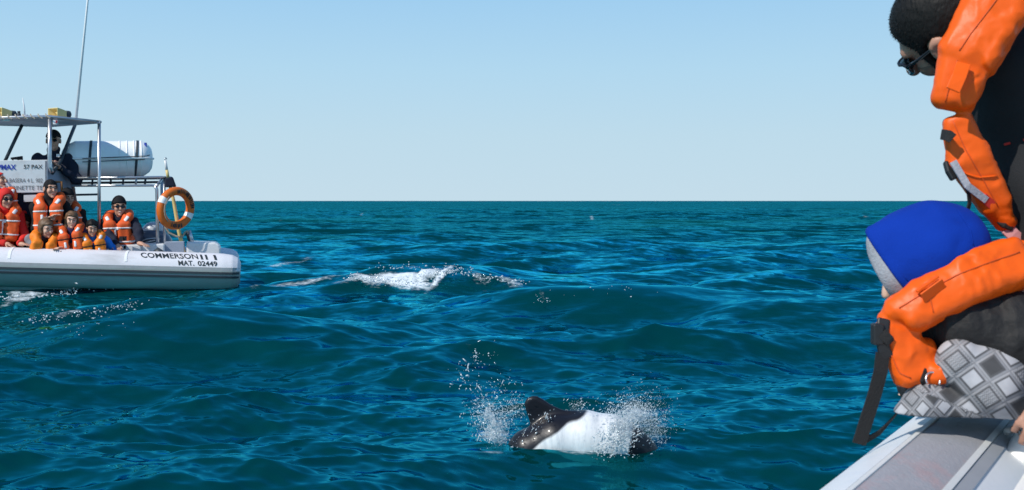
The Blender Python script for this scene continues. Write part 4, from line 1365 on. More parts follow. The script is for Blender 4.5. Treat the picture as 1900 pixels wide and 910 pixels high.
def passenger(label, head, s=1.0, look=(0, -1, 0), lean=(0, 0, -1), tors=None, hands=None, skin=None, jacket=None, vest=None, vest_strip=True, sleeve=None,
              legs=None, hat=None, hair=None, glasses=False, smile=False, facing=None, up=(0, 0, 1), poles=None, hand_dirs=None, brows=True, collar=True, strips='white', open_mouth=False):
    """head: world centre; tors: neck to pelvis direction and length; hands: world targets (person's right, left)"""
    skin = skin or M_SKIN
    hc = np.asarray(head, float)
    Mh = frame(look, up)
    fc = nrm(vec(*(facing or look)))
    tdir = nrm(vec(*(tors or (0, .05, -1))))            # from neck down to pelvis
    Mt = frame(fc, -tdir)
    rt, ft, ut = Mt[:, 0], Mt[:, 1], Mt[:, 2]
    neck = hc - Mh[:, 2] * .115 * s - Mh[:, 1] * .02 * s - ut * .035 * s
    chest = neck + tdir * .20 * s
    pelvis = neck + tdir * .56 * s
    shL = [neck + tdir * .065 * s + rt * sg * .175 * s for sg in (1, -1)]
    root = empty('person', tuple(pelvis), label, 'person', 'passengers on the boat')
    l1, l2 = .29 * s, .25 * s
    arms = []
    for i in (0, 1):
        tgt = np.asarray(hands[i], float) if hands and hands[i] is not None else shL[i] + tdir * .42 * s + ft * .22 * s
        d = tgt - shL[i]
        if np.linalg.norm(d) > (l1 + l2) * .995: tgt = shL[i] + nrm(d) * (l1 + l2) * .995
        pole = vec(*poles[i]) if poles and poles[i] is not None else (rt * (1 if i == 0 else -1) * .8 + tdir * .5 - ft * .3)
        el = ik(shL[i], tgt, l1, l2, pole)
        hd = vec(*hand_dirs[i]) if hand_dirs and hand_dirs[i] is not None else nrm(tgt - el)
        arms.append((shL[i], el, tgt, hd))
    hips = [pelvis + rt * sg * .09 * s for sg in (1, -1)]
    if legs == 'kneel':
        lg = [(h, h + vec(0, 0, -.22) * s + ft * .10 * s, h + vec(0, 0, -.26) * s - ft * .26 * s) for h in hips]
    elif legs == 'stand':
        lg = [(h, h + vec(0, 0, -.42) * s + ft * .03, h + vec(0, 0, -.84) * s) for h in hips]
    else:
        lg = [(h, h + ft * .36 * s + vec(0, 0, .02), h + ft * .38 * s + vec(0, 0, -.40) * s) for h in hips]
    tors_sh = [cone(chest, pelvis, .125 * s, .115 * s), ell(chest + ut * .02 * s, np.array([.165, .115, .17]) * s, Mt), ell(pelvis, np.array([.155, .12, .11]) * s, Mt)]
    hs = [hand(a[2], a[3], vec(0, 0, 1) if abs(nrm(a[3])[2]) < .8 else -ft, s, 1 if i == 0 else -1) for i, a in enumerate(arms)]
    fbody = U(.03 * s, cone(neck, hc - Mh[:, 2] * .05 * s, .058 * s, .054 * s), *tors_sh,
              *[cone(a[0], a[1], .046 * s, .038 * s) for a in arms], *[cone(a[1], a[2], .037 * s, .026 * s) for a in arms],
              *[cone(l[0], l[1], .075 * s, .052 * s) for l in lg], *[cone(l[1], l[2], .05 * s, .036 * s) for l in lg],
              *[cone(l[2], l[2] + ft * .14 * s, .036 * s, .028 * s) for l in lg])
    fb = U(.012 * s, fbody, head_parts(hc, Mh, s), *hs)
    pts = np.array([hc + Mh @ vec(x, y, z) * .16 * s for x in (-1, 1) for y in (-1, 1) for z in (-1, 1)] + [a[k] for a in arms for k in range(3)] +
                   [a[2] + nrm(a[3]) * .2 * s for a in arms] + [l[k] for l in lg for k in range(3)] + [l[2] + ft * .16 * s for l in lg] + [pelvis - ft * .2 * s])
    lo, hi = pts.min(0) - .09, pts.max(0) + .09
    sdf_obj('body', fb, lo, hi, HB['h'], skin, root)
    seed = int(abs(hc[0] * 971 + hc[2] * 331)) % 9999
    ch = HB['cloth']
    if jacket:
        fj = U(.04 * s, *[infl(t, .022 * s) for t in tors_sh], *[cone(a[0], a[1], .070 * s, .058 * s) for a in arms])
        fj = U(.025 * s, fj, *[cone(a[1], a[1] * .06 + a[2] * .94, .057 * s, .043 * s) for a in arms], cone(neck + tdir * .03 * s, neck + ut * .035 * s, .075 * s, .078 * s))
        fj = wrinkle(fj, .010 * s, 24, seed)
        fj = D(.004, fj, infl(head_parts(hc, Mh, s), .004), *[infl(h_, -.002) for h_ in hs])
        sdf_obj('jacket', fj, lo, hi, ch, jacket, root)
    if sleeve:
        fs = U(.02, *[U(.02, cone(a[0], a[1], .073 * s, .061 * s), cone(a[1], a[1] * .06 + a[2] * .94, .060 * s, .046 * s)) for a in arms])
        fs = wrinkle(fs, .010 * s, 24, seed)
        sdf_obj('sleeves', D(.004, fs, *[infl(h_, -.002) for h_ in hs]), lo, hi, ch, sleeve, root)
    ftro = wrinkle(U(.03 * s, ell(pelvis, np.array([.17, .135, .115]) * s, Mt), *[cone(l[0], l[1], .095 * s, .072 * s) for l in lg], *[cone(l[1], l[2], .07 * s, .055 * s) for l in lg]), .008, 22, seed + 1)
    sdf_obj('trousers', ftro, lo, hi, .022, M_BLACK if not isinstance(legs, tuple) else legs[0], root)
    if vest:
        def tl(f): return lambda p: f(((p - neck) @ Mt) / s) * s        # torso frame, origin at the base of the neck
        panels = U(.02, rbox((.092, .155, -.215), (.082, .058, .175), .05), rbox((-.092, .155, -.215), (.082, .058, .175), .05))
        back = rbox((0, -.15, -.19), (.16, .045, .17), .04)
        sides = rbox((0, .0, -.27), (.185, .15, .085), .06)
        col = U(.03, *[f_ for sg in (1, -1) for f_ in (cone((sg * .085, .16, -.07), (sg * .125, .07, .01), .058, .062), cone((sg * .125, .07, .01), (sg * .11, -.07, .045), .062, .060), cone((sg * .11, -.07, .045), (0, -.115, .05), .060, .060))])
        fv0 = U(.03, panels, back, sides, col)
        fv0 = D(.02, fv0, rbox((0, .17, -.2), (.006, .075, .24), .003))
        fv = wrinkle(tl(fv0), .008 * s, 30, seed + 2)
        fvv = D(.006, fv, infl(head_parts(hc, Mh, s), .012))
        vo = sdf_obj('life_jacket', fvv, lo - .08, hi + .08, ch, vest, root)
        rmat = M_REFL if strips == 'white' else M_BLACK
        def strip(nm, sel, m):
            f2 = I(.002, infl(fvv, .007 * s), tl(sel))
            v, q = sdf(f2, lo - .08, hi + .08, .0115)
            if len(q): mesh_obj(nm, v, q, m, vo, True)
        if vest_strip:
            strip('chest_strap', rbox((0, .12, -.125), (.26, .2, .011), .002), rmat)
            strip('waist_strap', rbox((0, .12, -.30), (.26, .2, .011), .002), rmat)
            for sg in (1, -1):
                strip('reflective_patch', rbox((sg * .115, .11, -.005), (.022, .09, .035), .002, frame((0, 1, 0), (sg * .7, 0, 1))), M_REFL)
            strip('reflective_patch', rbox((.07, .2, -.21), (.018, .1, .045), .002), M_REFL)
            if strips != 'white': strip('reflective_patch', rbox((-.07, .2, -.21), (.018, .1, .045), .002), M_REFL)
            strip('tie', U(.004, rbox((0, .22, -.13), (.024, .05, .022), .006), rbox((.016, .22, -.22), (.010, .05, .085), .003)), rmat)
    def hl(f): return lambda p: f(((p - hc) @ Mh) / s) * s
    blo, bhi = hc - .2 * s, hc + .2 * s
    if hat:
        kind, hm = hat
        sk = U(.03, ell((0, -.012, .034), (.087, .107, .105)), ell((0, -.02, -.03), (.078, .08, .07)))
        if kind == 'beanie':
            f = I(.01, ell((0, -.014, .036), (.090, .110, .112)), plane((0, .06, .052), (0, .30, -1)))
            f = U(.006, f, I(.01, ell((0, -.014, .034), (.094, .114, .108)), plane((0, .06, .048), (0, .30, -1)), plane((0, .06, .078), (0, -.30, 1))))
            sdf_obj('beanie', hl(f), blo, bhi, .0095, hm, root)
        elif kind == 'cap':
            f = I(.01, ell((0, -.012, .036), (.088, .108, .105)), plane((0, .06, .050), (0, .15, -1)))
            f = U(.01, f, rbox((0, .125, .058), (.062, .05, .006), .005, frame((0, 1, -.25), (0, .25, 1))))
            sdf_obj('cap', hl(f), blo, bhi, .0095, hm, root)
        elif kind == 'hood':
            f = U(.04, ell((0, -.018, .030), (.098, .118, .118)), cone((0, -.03, -.06), (0, -.03, -.13), .085, .105))
            f = D(.015, f, ell((0, .105, -.012), (.066, .105, .085)), infl(head_parts(vec(0, 0, 0), np.eye(3), 1.0), .002))
            sdf_obj('hood', wrinkle(hl(f), .003, 40, seed), blo - .03, bhi, .0095, hm, root)
        elif kind == 'balaclava':
            f = U(.03, ell((0, -.014, .030), (.084, .104, .104)), ell((0, .02, -.055), (.066, .070, .07)), cone((0, -.02, -.05), (0, -.02, -.13), .066, .075))
            f = D(.012, f, ell((0, .105, -.018), (.055, .09, .072)), infl(head_parts(vec(0, 0, 0), np.eye(3), 1.0), -.002))
            sdf_obj('balaclava', hl(f), blo - .02, bhi, .0095, hm, root)
    if hair:
        kind, hm = hair
        f = I(.012, ell((0, -.018, .036), (.088, .106, .106)), plane((0, .05, .055), (0, .75, -.62)))
        f = U(.02, f, I(.012, ell((0, -.025, .01), (.087, .094, .11)), plane((0, .0, -.04 if kind == 'short' else -.3), (0, .25, -1)), plane((0, .03, 0), (0, 1, -.1))))
        f = U(.02, f, I(.01, ell((0, .0, .055), (.081, .0985, .070)), plane((0, .085, .074), (0.25, .45, -.9))))
        if kind == 'long':
            f = U(.03, f, cone((.07, -.02, 0), (.075, .0, -.15), .035, .022), cone((-.07, -.02, 0), (-.075, .0, -.15), .035, .022), cone((0, -.07, -.02), (0, -.06, -.16), .06, .05))
        sdf_obj('hair', wrinkle(hl(f), .006, 60, seed, (1, 1, .4)), blo, bhi, .009, hm, root)
    def hw(*q): return hc + Mh @ (np.array(q, float) * s)
    if glasses:
        mb = MB()
        for sg in (1, -1):
            V = [hw(sg * .032 + .027 * math.cos(t) * (1 if abs(math.cos(t)) < .9 else 1.0), .108 - .012 * abs(math.cos(t)), .010 + .019 * math.sin(t)) for t in np.linspace(0, 2 * math.pi, 13)[:-1]]
            V2 = [v - Mh[:, 1] * .007 * s for v in V]
            mb.add(V + V2, [tuple(range(12)), tuple(range(23, 11, -1))] + [(i, (i + 1) % 12, 12 + (i + 1) % 12, 12 + i) for i in range(12)])
        mb.tube([hw(-.01, .112, .014), hw(.01, .112, .014)], .005 * s, 6)
        for sg in (1, -1):
            mb.tube([hw(sg * .058, .098, .014), hw(sg * .081, .02, .012), hw(sg * .084, -.01, .01)], .0042 * s, 6)
        mb.build('sunglasses', M_GLASSES, root)
    else:
        for sg in (1, -1):
            e = hw(sg * .032, .090, .010)
            sdf_obj('eye', ell(e, np.array([.010, .006, .0055]) * s, Mh), e - .02 * s, e + .02 * s, .004 * s, M_EYE, root)
    if brows:
        for sg in (1, -1):
            mb = MB(); mb.tube([hw(sg * .018, .098, .036), hw(sg * .034, .096, .041), hw(sg * .050, .084, .035)], .0052 * s, 6); mb.build('eyebrow', M_HAIR, root, smooth=True)
    mb = MB(); mb.tube([hw(-.024, .080, -.060), hw(-.012, .0885, -.0605), hw(0, .0905, -.060), hw(.012, .0885, -.0605), hw(.024, .080, -.060)], [.003 * s, .0055 * s, .006 * s, .0055 * s, .003 * s], 6)
    mb.build('mouth', M_EYE if open_mouth else M_LIPS, root, smooth=True)
    if smile:
        mb = MB(); mb.tube([hw(-.021, .083, -.056), hw(0, .0935, -.060), hw(.021, .083, -.056)], [.003 * s, .0058 * s, .003 * s], 6); mb.build('teeth', M_TEETH, root, smooth=True)
    return root

def LASTP():
    return [o.name for o in bpy.data.objects if o.name.startswith('person') and o.parent is None][-1]
def crowd():
    g = bp
    # skipper behind the console
    passenger('skipper in a black cap and navy jacket under the canopy', g(99, 262, .10), 1.22, look=(.25, -1, -.05), hands=(g(82, 312, .33), g(112, 312, .33)), poles=((-.6, .2, -1), (.6, .2, -1)), tors=(0, .02, -1),
              jacket=M_NAVY, hat=('cap', M_BLACK), glasses=True, legs='stand')
    mb = MB(); mb.box(g(108, 289, .29), (.05, .012, .045)); mb.build('badge', M_REFL, bpy.data.objects[LASTP()])
    mb = MB(); mb.box(g(95.5, 300, .34), (.04, .02, .03)); mb.build('yellow_tag', M_VEST_Y, bpy.data.objects[LASTP()])
    # man leaning on the tube, nearest the stern
    passenger('smiling man in black beanie and sunglasses, the passenger nearest the stern', g(221, 384, .25), 1.15, look=(.55, -1, -.1), facing=(.22, -1, 0), tors=(-.03, .22, -1),
              hands=(g(224, 466, .80), g(262, 466, .93)), hand_dirs=((.5, -.8, -.2), (.9, -.5, -.15)), jacket=M_NAVY, vest=M_VEST, hat=('beanie', M_BLACK), glasses=True, smile=True, poles=((-1, .3, .1), (1, .2, .2)))
    p = LASTP()
    mb = MB(); c = g(228, 443, .62); mb.box(c, (.09, .06, .065)); mb.tube([c, c + [0, -.07, 0]], .03, 10); o = mb.build('camera', M_PLASTIC, bpy.data.objects[p])
    # boy with black hair
    passenger('boy with short black hair in yellow-orange vest and bright blue sleeves', g(171, 424, .86), .92, look=(.55, -1, -.30), facing=(.45, -1, 0), tors=(-.05, .42, -1), legs='kneel',
              hands=(g(182, 480, .9), g(198, 478, .9)), jacket=M_BLUE, vest=M_VEST_Y, hair=('short', M_HAIR), strips='black')
    # boy with brown hair
    passenger('child with light brown bobbed hair and violet sleeves in black-strapped orange vest', g(133, 409, .84), .95, look=(.42, -1, -.12), facing=(.15, -1, 0), tors=(.08, .40, -1), legs='kneel',
              hands=(g(118, 476, .9), g(158, 480, .9)), jacket=M_PURPLE, vest=M_VEST, hair=('long', M_HAIR_BROWN), skin=M_SKIN_PALE, strips='black')
    # man in the balaclava
    passenger('man in a black balaclava and orange vest sitting upright in front of the sign panel', g(94, 352, .62), 1.12, look=(.8, -.9, .02), facing=(.25, -1, 0), tors=(.02, .05, -1),
              hands=(g(96, 404, .80), g(104, 410, .80)), jacket=M_BLACK, vest=M_VEST, hat=('balaclava', M_BLACK), legs='kneel', hand_dirs=((.7, -.5, .3), (-.5, -.5, .3)))
    # behind him, beanie with a white band
    r = passenger('person in black beanie with a white band half hidden behind the man in the balaclava', g(125, 368, .40), 1.05, look=(.75, -.8, -.15), facing=(.5, -1, 0), hands=(g(112, 440, .5), g(130, 440, .5)), legs='kneel',
                  jacket=M_BLACK, vest=M_VEST, hat=('beanie', M_BLACK))
    # woman with long hair bent over the tube
    passenger('woman with brown hair bending low over the tube in a grey and yellow jacket', g(86, 424, .90), 1.02, look=(.95, -.7, -.35), facing=(.5, -1, 0), tors=(-.45, .60, -.8), legs='kneel',
              hands=(g(98, 466, 1.0), g(112, 468, 1.02)), jacket=M_NAVY, vest=M_VEST_Y, vest_strip=False, hair=('long', M_HAIR_BROWN), skin=M_SKIN_PALE, sleeve=M_GREY, up=(-.15, 0, 1))
    # red hood and dark glasses, left
    passenger('person in a bright red hood and sunglasses, one hand on the tube', g(11, 370, .62), 1.10, look=(.72, -.7, -.12), facing=(.5, -1, 0), tors=(-.12, .10, -1), legs='kneel',
              hands=(g(10, 452, .8), g(36, 453, .92)), hand_dirs=(None, (1, -.25, -.05)), jacket=M_RED, vest=M_VEST, hat=('hood', M_RED), glasses=True, poles=(None, (.3, .4, -.5)))
    # laughing person above
    passenger('laughing person in a red hood high up beside the sign panel, without sunglasses', g(3, 335, .42), 1.10, look=(.75, -.6, .05), facing=(.6, -1, 0), tors=(.05, .05, -1), legs='kneel',
              hands=(g(24, 430, .50), g(36, 400, .50)), jacket=M_RED, vest=M_VEST, hat=('hood', M_RED), open_mouth=True, brows=True)
    # dark haired person low between them
    passenger('dark haired person in a brown and black jacket crouching low behind the tube', g(43, 414, .45), 1.0, look=(.8, -.6, -.5), facing=(.6, -1, 0), tors=(-.1, .2, -1), legs='kneel', hands=(g(40, 470, .6), g(52, 470, .7)),
              jacket=M_BLACK, vest=None, hair=('long', M_HAIR))

crowd()

# ------------------------------------------------------------------ foreground: our own boat
M_TUBE2 = mat('pale_tube_fabric', (0.66, 0.67, 0.68), rough=0.5, spec=0.35, var=0.06, vscale=6, bump=0.08, bscale=60, col2=(0.42, 0.55, 0.68), mix2=0.35, s2=5)
M_WEAR = mat('grey_wear_strip', (0.30, 0.30, 0.32), rough=0.65, spec=0.3, var=0.14, vscale=26, bump=0.25, bscale=160, col2=(0.55, 0.20, 0.17), mix2=0.75, s2=4.5, stretch=(1, .55, 1))
M_LINE = mat('pale_strip_edge', (0.60, 0.60, 0.58), rough=0.6, var=0.1, vscale=30)
M_SEAT = mat('white_seat_vinyl', (0.80, 0.79, 0.77), rough=0.5, spec=0.4, var=0.05, vscale=5, bump=0.06, bscale=25)
M_GREYV = mat('grey_vinyl', (0.30, 0.31, 0.33), rough=0.55, var=0.1, vscale=12)
M_ORANGE = mat('orange_coated_fabric', (0.76, 0.098, 0.004), rough=0.44, spec=0.26, var=0.07, vscale=14, bump=0.10, bscale=38)
M_JACKET = mat('black_softshell', (0.011, 0.012, 0.014), rough=0.8, spec=0.3, var=0.3, vscale=10, bump=0.25, bscale=300)
M_CHAR = mat('charcoal_crinkled_cloth', (0.012, 0.011, 0.0115), rough=0.7, spec=0.35, var=0.3, vscale=14, bump=0.7, bscale=34)
M_HOOD = mat('royal_blue_fleece', (0.002, 0.030, 0.28), rough=0.9, spec=0.15, var=0.12, vscale=9, bump=0.15, bscale=250)
M_LINING = mat('grey_marl_lining', (0.34, 0.34, 0.37), rough=0.95, spec=0.1, var=0.3, vscale=130, bump=0.3, bscale=200)
M_WEB = mat('black_webbing', (0.018, 0.017, 0.017), rough=0.8, spec=0.3, var=0.2, vscale=30, bump=0.3, bscale=260)
M_LENS = mat('dark_lens', (0.03, 0.06, 0.08), rough=0.06, spec=0.8, var=0.05)
M_REDST = mat('red_stitching', (0.55, 0.03, 0.02), rough=0.8, var=0.2)
M_PINKTAPE = mat('faded_pink_tape', (0.50, 0.22, 0.22), rough=0.6, var=0.25, vscale=30)
M_SEAM = mat('orange_seam', (0.55, 0.075, 0.008), rough=0.55, var=0.1)
M_TAN = mat('tanned_skin', (0.40, 0.21, 0.145), rough=0.5, spec=0.35, var=0.14, vscale=30, bump=0.08, bscale=160)
M_STUBBLE = mat('stubbled_skin', (0.22, 0.12, 0.085), rough=0.55, spec=0.3, var=0.35, vscale=60, bump=0.1, bscale=200, col2=(0.07, 0.045, 0.035), mix2=0.55, s2=14)

def pattern_material():
    """quilted lattice of diamonds: plain, dark, dotted and ribbed fields with double grey lines between"""
    m, nt, b = new_mat('diamond_patterned_cloth')
    N, L = nt.nodes, nt.links
    uv = N.new('ShaderNodeAttribute'); uv.attribute_name = 'lattice'
    sep = N.new('ShaderNodeSeparateXYZ'); L.new(uv.outputs['Vector'], sep.inputs[0])
    def M(op, a, c=None, c2=None):
        n = N.new('ShaderNodeMath'); n.operation = op
        for i, x in enumerate((a, c, c2)):
            if x is None: continue
            if isinstance(x, (int, float)): n.inputs[i].default_value = x
            else: L.new(x, n.inputs[i])
        return n.outputs[0]
    u, v = sep.outputs['X'], sep.outputs['Y']
    fu, fv = M('FRACT', u), M('FRACT', v)
    du = M('MINIMUM', fu, M('SUBTRACT', 1.0, fu)); dv = M('MINIMUM', fv, M('SUBTRACT', 1.0, fv))
    d = M('MINIMUM', du, dv)
    cu, cv = M('FLOOR', u), M('FLOOR', v)
    comb = N.new('ShaderNodeCombineXYZ'); L.new(cu, comb.inputs[0]); L.new(cv, comb.inputs[1])
    # plain fields on every other place, dark and dotted ones between them
    par = M('MODULO', M('ADD', M('ADD', cu, cv), 400.0), 2.0); odd = M('MODULO', M('ADD', cu, 400.0), 2.0)
    is_light = M('LESS_THAN', par, 0.5)
    is_dark = M('MULTIPLY', M('GREATER_THAN', par, 0.5), M('GREATER_THAN', odd, 0.5))
    is_dot = M('MULTIPLY', M('GREATER_THAN', par, 0.5), M('LESS_THAN', odd, 0.5))
    # dotted / ribbed detail
    wav = M('SINE', M('MULTIPLY', v, 60.0)); wau = M('SINE', M('ADD', M('MULTIPLY', u, 48.0), M('MULTIPLY', M('SINE', M('MULTIPLY', v, 50.0)), 1.2)))
    dots = M('MULTIPLY_ADD', M('MULTIPLY', wav, wau), 0.09, 0.26)
    nz = N.new('ShaderNodeTexNoise'); nz.inputs['Scale'].default_value = 90; L.new(uv.outputs['Vector'], nz.inputs['Vector'])
    dark = M('MULTIPLY_ADD', nz.outputs['Fac'], 0.03, 0.045)
    val = M('ADD', M('ADD', M('MULTIPLY', is_light, 0.40), M('MULTIPLY', is_dark, dark)), M('MULTIPLY', is_dot, dots))
    # borders: field edge line, pale band, seam line
    line = M('MAXIMUM', M('SUBTRACT', 1.0, M('MULTIPLY', M('ABSOLUTE', M('SUBTRACT', d, 0.150)), 16.0)), 0.0)
    line = M('MINIMUM', M('MULTIPLY', line, 1.5), 1.0)
    band = M('LESS_THAN', d, 0.15)
    seam = M('MULTIPLY', M('MAXIMUM', M('SUBTRACT', 1.0, M('MULTIPLY', d, 30.0)), 0.0), 0.6)
    val = M('ADD', M('MULTIPLY', val, M('SUBTRACT', 1.0, band)), M('MULTIPLY', band, 0.27))
    val = M('ADD', M('MULTIPLY', val, M('SUBTRACT', 1.0, line)), M('MULTIPLY', line, 0.095))
    val = M('ADD', M('MULTIPLY', val, M('SUBTRACT', 1.0, seam)), M('MULTIPLY', seam, 0.13))
    n2 = N.new('ShaderNodeTexNoise'); n2.inputs['Scale'].default_value = 2.5; n2.inputs['Detail'].default_value = 6; L.new(uv.outputs['Vector'], n2.inputs['Vector'])
    val = M('MULTIPLY', val, M('MULTIPLY_ADD', n2.outputs['Fac'], 0.4, 0.8))
    c = N.new('ShaderNodeCombineXYZ')
    L.new(val, c.inputs[0]); L.new(M('MULTIPLY', val, 0.985), c.inputs[1]); L.new(M('MULTIPLY', val, 1.04), c.inputs[2])
    L.new(c.outputs[0], b.inputs['Base Color'])
    b.inputs['Roughness'].default_value = 0.8
    b.inputs['Specular IOR Level'].default_value = 0.25
    bp_ = N.new('ShaderNodeBump'); bp_.inputs['Strength'].default_value = 0.6; bp_.inputs['Distance'].default_value = 0.004
    h = M('MINIMUM', M('MULTIPLY', d, 6.0), 1.0)
    h2 = M('ADD', h, M('MULTIPLY', M('MULTIPLY', wav, wau), M('MULTIPLY', is_dot, 0.25)))
    L.new(h2, bp_.inputs['Height']); L.new(bp_.outputs[0], b.inputs['Normal'])
    return m
M_PATTERN = pattern_material()

TD = nrm(vec(.535, .845, 0))             # along our tube, away from the camera
TN = vec(TD[1], -TD[0], 0)               # inboard
TC = TN * -.458 + vec(0, 0, .584)        # a point on the tube axis abeam of the camera
TR = .22
def ot(t, ang, r=TR):
    """point on our tube: t along, ang degrees from straight up towards inboard"""
    a = R(ang)
    return TC + TD * t + (TN * math.sin(a) + vec(0, 0, 1) * math.cos(a)) * r
def ray_ot(px, py, r=TR):
    """where the sight line through a photo pixel first meets our tube: (t, angle)"""
    d = nrm(P(px, py, 1.0) - vec(0, 0, CAM_H)); o = vec(0, 0, CAM_H) - TC
    dn, dz, on, oz = d @ TN, d[2], o @ TN, o[2]
    A = dn * dn + dz * dz; B = 2 * (dn * on + dz * oz); C = on * on + oz * oz - r * r
    disc = B * B - 4 * A * C
    s = (-B - math.sqrt(max(disc, 0))) / (2 * A)
    p = o + d * s
    return p @ TD, math.degrees(math.atan2(p @ TN, p[2])), TC + p

def build_our_boat():
    root = empty('inflatable_boat', tuple(TC + TD * 2), 'pale grey inflatable tube with worn grey strip, the near boat edge under the kneeling child', 'boat')
    mb = MB()
    ts = np.concatenate([[-1.6], np.linspace(-1.2, 3.2, 30), [3.35, 3.45, 3.5]])
    rr = np.full(len(ts), TR); rr[-3:] = [.19, .13, .05]
    mb.tube([TC + TD * t for t in ts], rr, 56)
    mb.build('inflatable_tube', M_TUBE2, root, smooth=True)
    aL = np.mean([ray_ot(1590, 910)[1], ray_ot(1720, 790)[1]])
    aR = np.mean([ray_ot(1748, 910)[1], ray_ot(1860, 795)[1]])
    def strip(name, a0, a1, lift, m, t0=-1.2, t1=3.1):
        na = 8; V = []; Q = []
        tt = np.linspace(t0, t1, 60)
        for t in tt:
            for a in np.linspace(a0, a1, na): V.append(ot(t, a, TR + lift))
            V.append(ot(t, a1, TR - .002)); V.append(ot(t, a0, TR - .002))
        k = na + 2
        for i in range(len(tt) - 1):
            for j in range(k): Q.append((i * k + j, i * k + (j + 1) % k, (i + 1) * k + (j + 1) % k, (i + 1) * k + j))
        return MB().add(V, Q).build(name, m, root)
    dw = (aR - aL)
    strip('wear_strip', aL, aR, .004, M_WEAR)
    strip('strip_edge', aL - dw * .03, aL + dw * .055, .007, M_LINE)
    strip('strip_edge', aR - dw * .03, aR + dw * .06, .007, M_LINE)
    strip('strip_border', aL - dw * .075, aL - dw * .04, .004, M_GREYV)
    strip('strip_border', aR + dw * .07, aR + dw * .26, .004, M_GREYV)
    # white seat inboard of the tube with a grey corner pad
    zt = .735
    c0 = W(1834, 838, zt)
    def q(t, n, z): return c0 + TD * t + TN * n + vec(0, 0, z - zt)
    V = [q(0, 0, zt), q(-1.2, .0, zt), q(-1.2, .9, zt), q(-.12, .9, zt), q(-.035, .22, zt)]
    V += [p - vec(0, 0, .35) for p in V]
    n = 5
    o = MB().add(V, [tuple(range(n)), tuple(range(2 * n - 1, n - 1, -1))] + [(i, (i + 1) % n, n + (i + 1) % n, n + i) for i in range(n)]).build('seat', M_SEAT, root)
    bevel(o, .014, 3)
    V = [q(.02, -.02, zt - .012), q(-1.2, -.02, zt - .012), q(-1.2, -.06, zt - .06), q(.5, -.06, zt - .06), q(.5, .5, zt - .03), q(.05, .5, zt - .012), q(.02, .22, zt - .012)]
    V += [p - vec(0, 0, .3) for p in V]
    n = 7
    o = MB().add(V, [tuple(range(n)), tuple(range(2 * n - 1, n - 1, -1))] + [(i, (i + 1) % n, n + (i + 1) % n, n + i) for i in range(n)]).build('seat_base', M_GREYV, root)
    bevel(o, .01, 2)
    mb = MB(); a = P(1884, 858, 2.3); mb.tube([a, P(1906, 828, 2.33), P(1935, 790, 2.36)], [.030, .034, .034], 14); mb.build('grab_roll', M_SEAT, root, smooth=True)
    mb = MB(); mb.tube([P(1868, 802, 2.36), P(1885, 794, 2.40), P(1915, 786, 2.45)], .008, 8); mb.build('hand_line', M_LINE, root, smooth=True)
    # floor
    mb = MB(); mb.add([TC + TD * -1.6 + TN * .1 + vec(0, 0, -.2), TC + TD * 3.3 + TN * .1 + vec(0, 0, -.2), TC + TD * 3.3 + TN * 2.2 + vec(0, 0, -.2), TC + TD * -1.6 + TN * 2.2 + vec(0, 0, -.2)], [(0, 1, 2, 3)])
    mb.build('floor', M_GREYV, root)
    mb = MB()
    mb.tube([TC + TN * 2.3 + TD * t for t in np.linspace(-1.6, 3.3, 12)], TR, 24); mb.build('inflatable_tube', M_TUBE2, root, smooth=True)

def flat(a, b, r1, r2, M, k):
    """tapered roll squashed along the frame's second axis"""
    a = np.asarray(a); b = np.asarray(b)
    def f(p):
        q = (p - a) @ M; q = q * np.array([1, 1 / k, 1])
        e = (b - a) @ M * np.array([1, 1 / k, 1])
        l2 = e @ e
        t = np.clip((q @ e) / l2, 0, 1)
        return (np.linalg.norm(q - t[:, None] * e, axis=1) - (r1 + (r2 - r1) * t)) * min(k, 1)
    return f

def slab(a, b, w1, w2, t, rad, face):
    """foam slab under cloth: flat faced, rounded edges, half widths w1 to w2, half thickness t, face = direction its flat side looks"""
    a = np.asarray(a, float); b = np.asarray(b, float)
    L = np.linalg.norm(b - a); e = (b - a) / L
    n = np.asarray(face, float); n = nrm(n - e * (n @ e)); x = np.cross(e, n)
    def f(p):
        q = p - a
        s = q @ e; u = q @ x; v = q @ n
        w = w1 + (w2 - w1) * np.clip(s / L, 0, 1)
        bul = t * (1 + .14 * np.cos(np.clip(u / w, -1, 1) * 1.57))
        d = np.stack([np.abs(u) - w + rad, np.abs(v) - bul + rad, np.abs(s - L / 2) - L / 2 + rad], 1)
        return np.linalg.norm(np.maximum(d, 0), axis=1) + np.minimum(d.max(1), 0) - rad
    return f

def crumple(f, amp, scale, seed, st=(1, 1, 1)):
    """sharp little ridges of creased coated cloth"""
    def g(p):
        n = fbm(p * scale * np.array(st) + seed, 3)
        m = vnoise(p * 11.0 + seed * 3.1)
        return f(p) - amp * (0.5 - np.abs(2 * n - 1)) * (0.35 + 1.1 * m)
    return g

def folds(f, lines, amp, w):
    """creases pressed into cloth: grooves along the given segments"""
    def g(p):
        d = f(p)
        for a, b in lines:
            e = b - a; t = np.clip(((p - a) @ e) / (e @ e), 0, 1)
            s = np.linalg.norm(p - a - t[:, None] * e, axis=1)
            d = d + amp * np.exp(-(s / w) ** 2) * np.sin(np.pi * np.clip(t, .02, .98)) ** .5
        return d
    return g

def on_cloth(f, pts, lift=.0006, start=.25):
    """lay points on a cloth surface along the sight lines they were measured on"""
    out = []
    for p in pts:
        d = nrm(p - vec(0, 0, CAM_H)); s = np.linalg.norm(p - vec(0, 0, CAM_H)) - start
        for _ in range(80):
            x = vec(0, 0, CAM_H) + d * s
            dist = float(f(x[None])[0])
            if dist < .0008: break
            s += dist * .6
        out.append(x - d * lift)
    return out

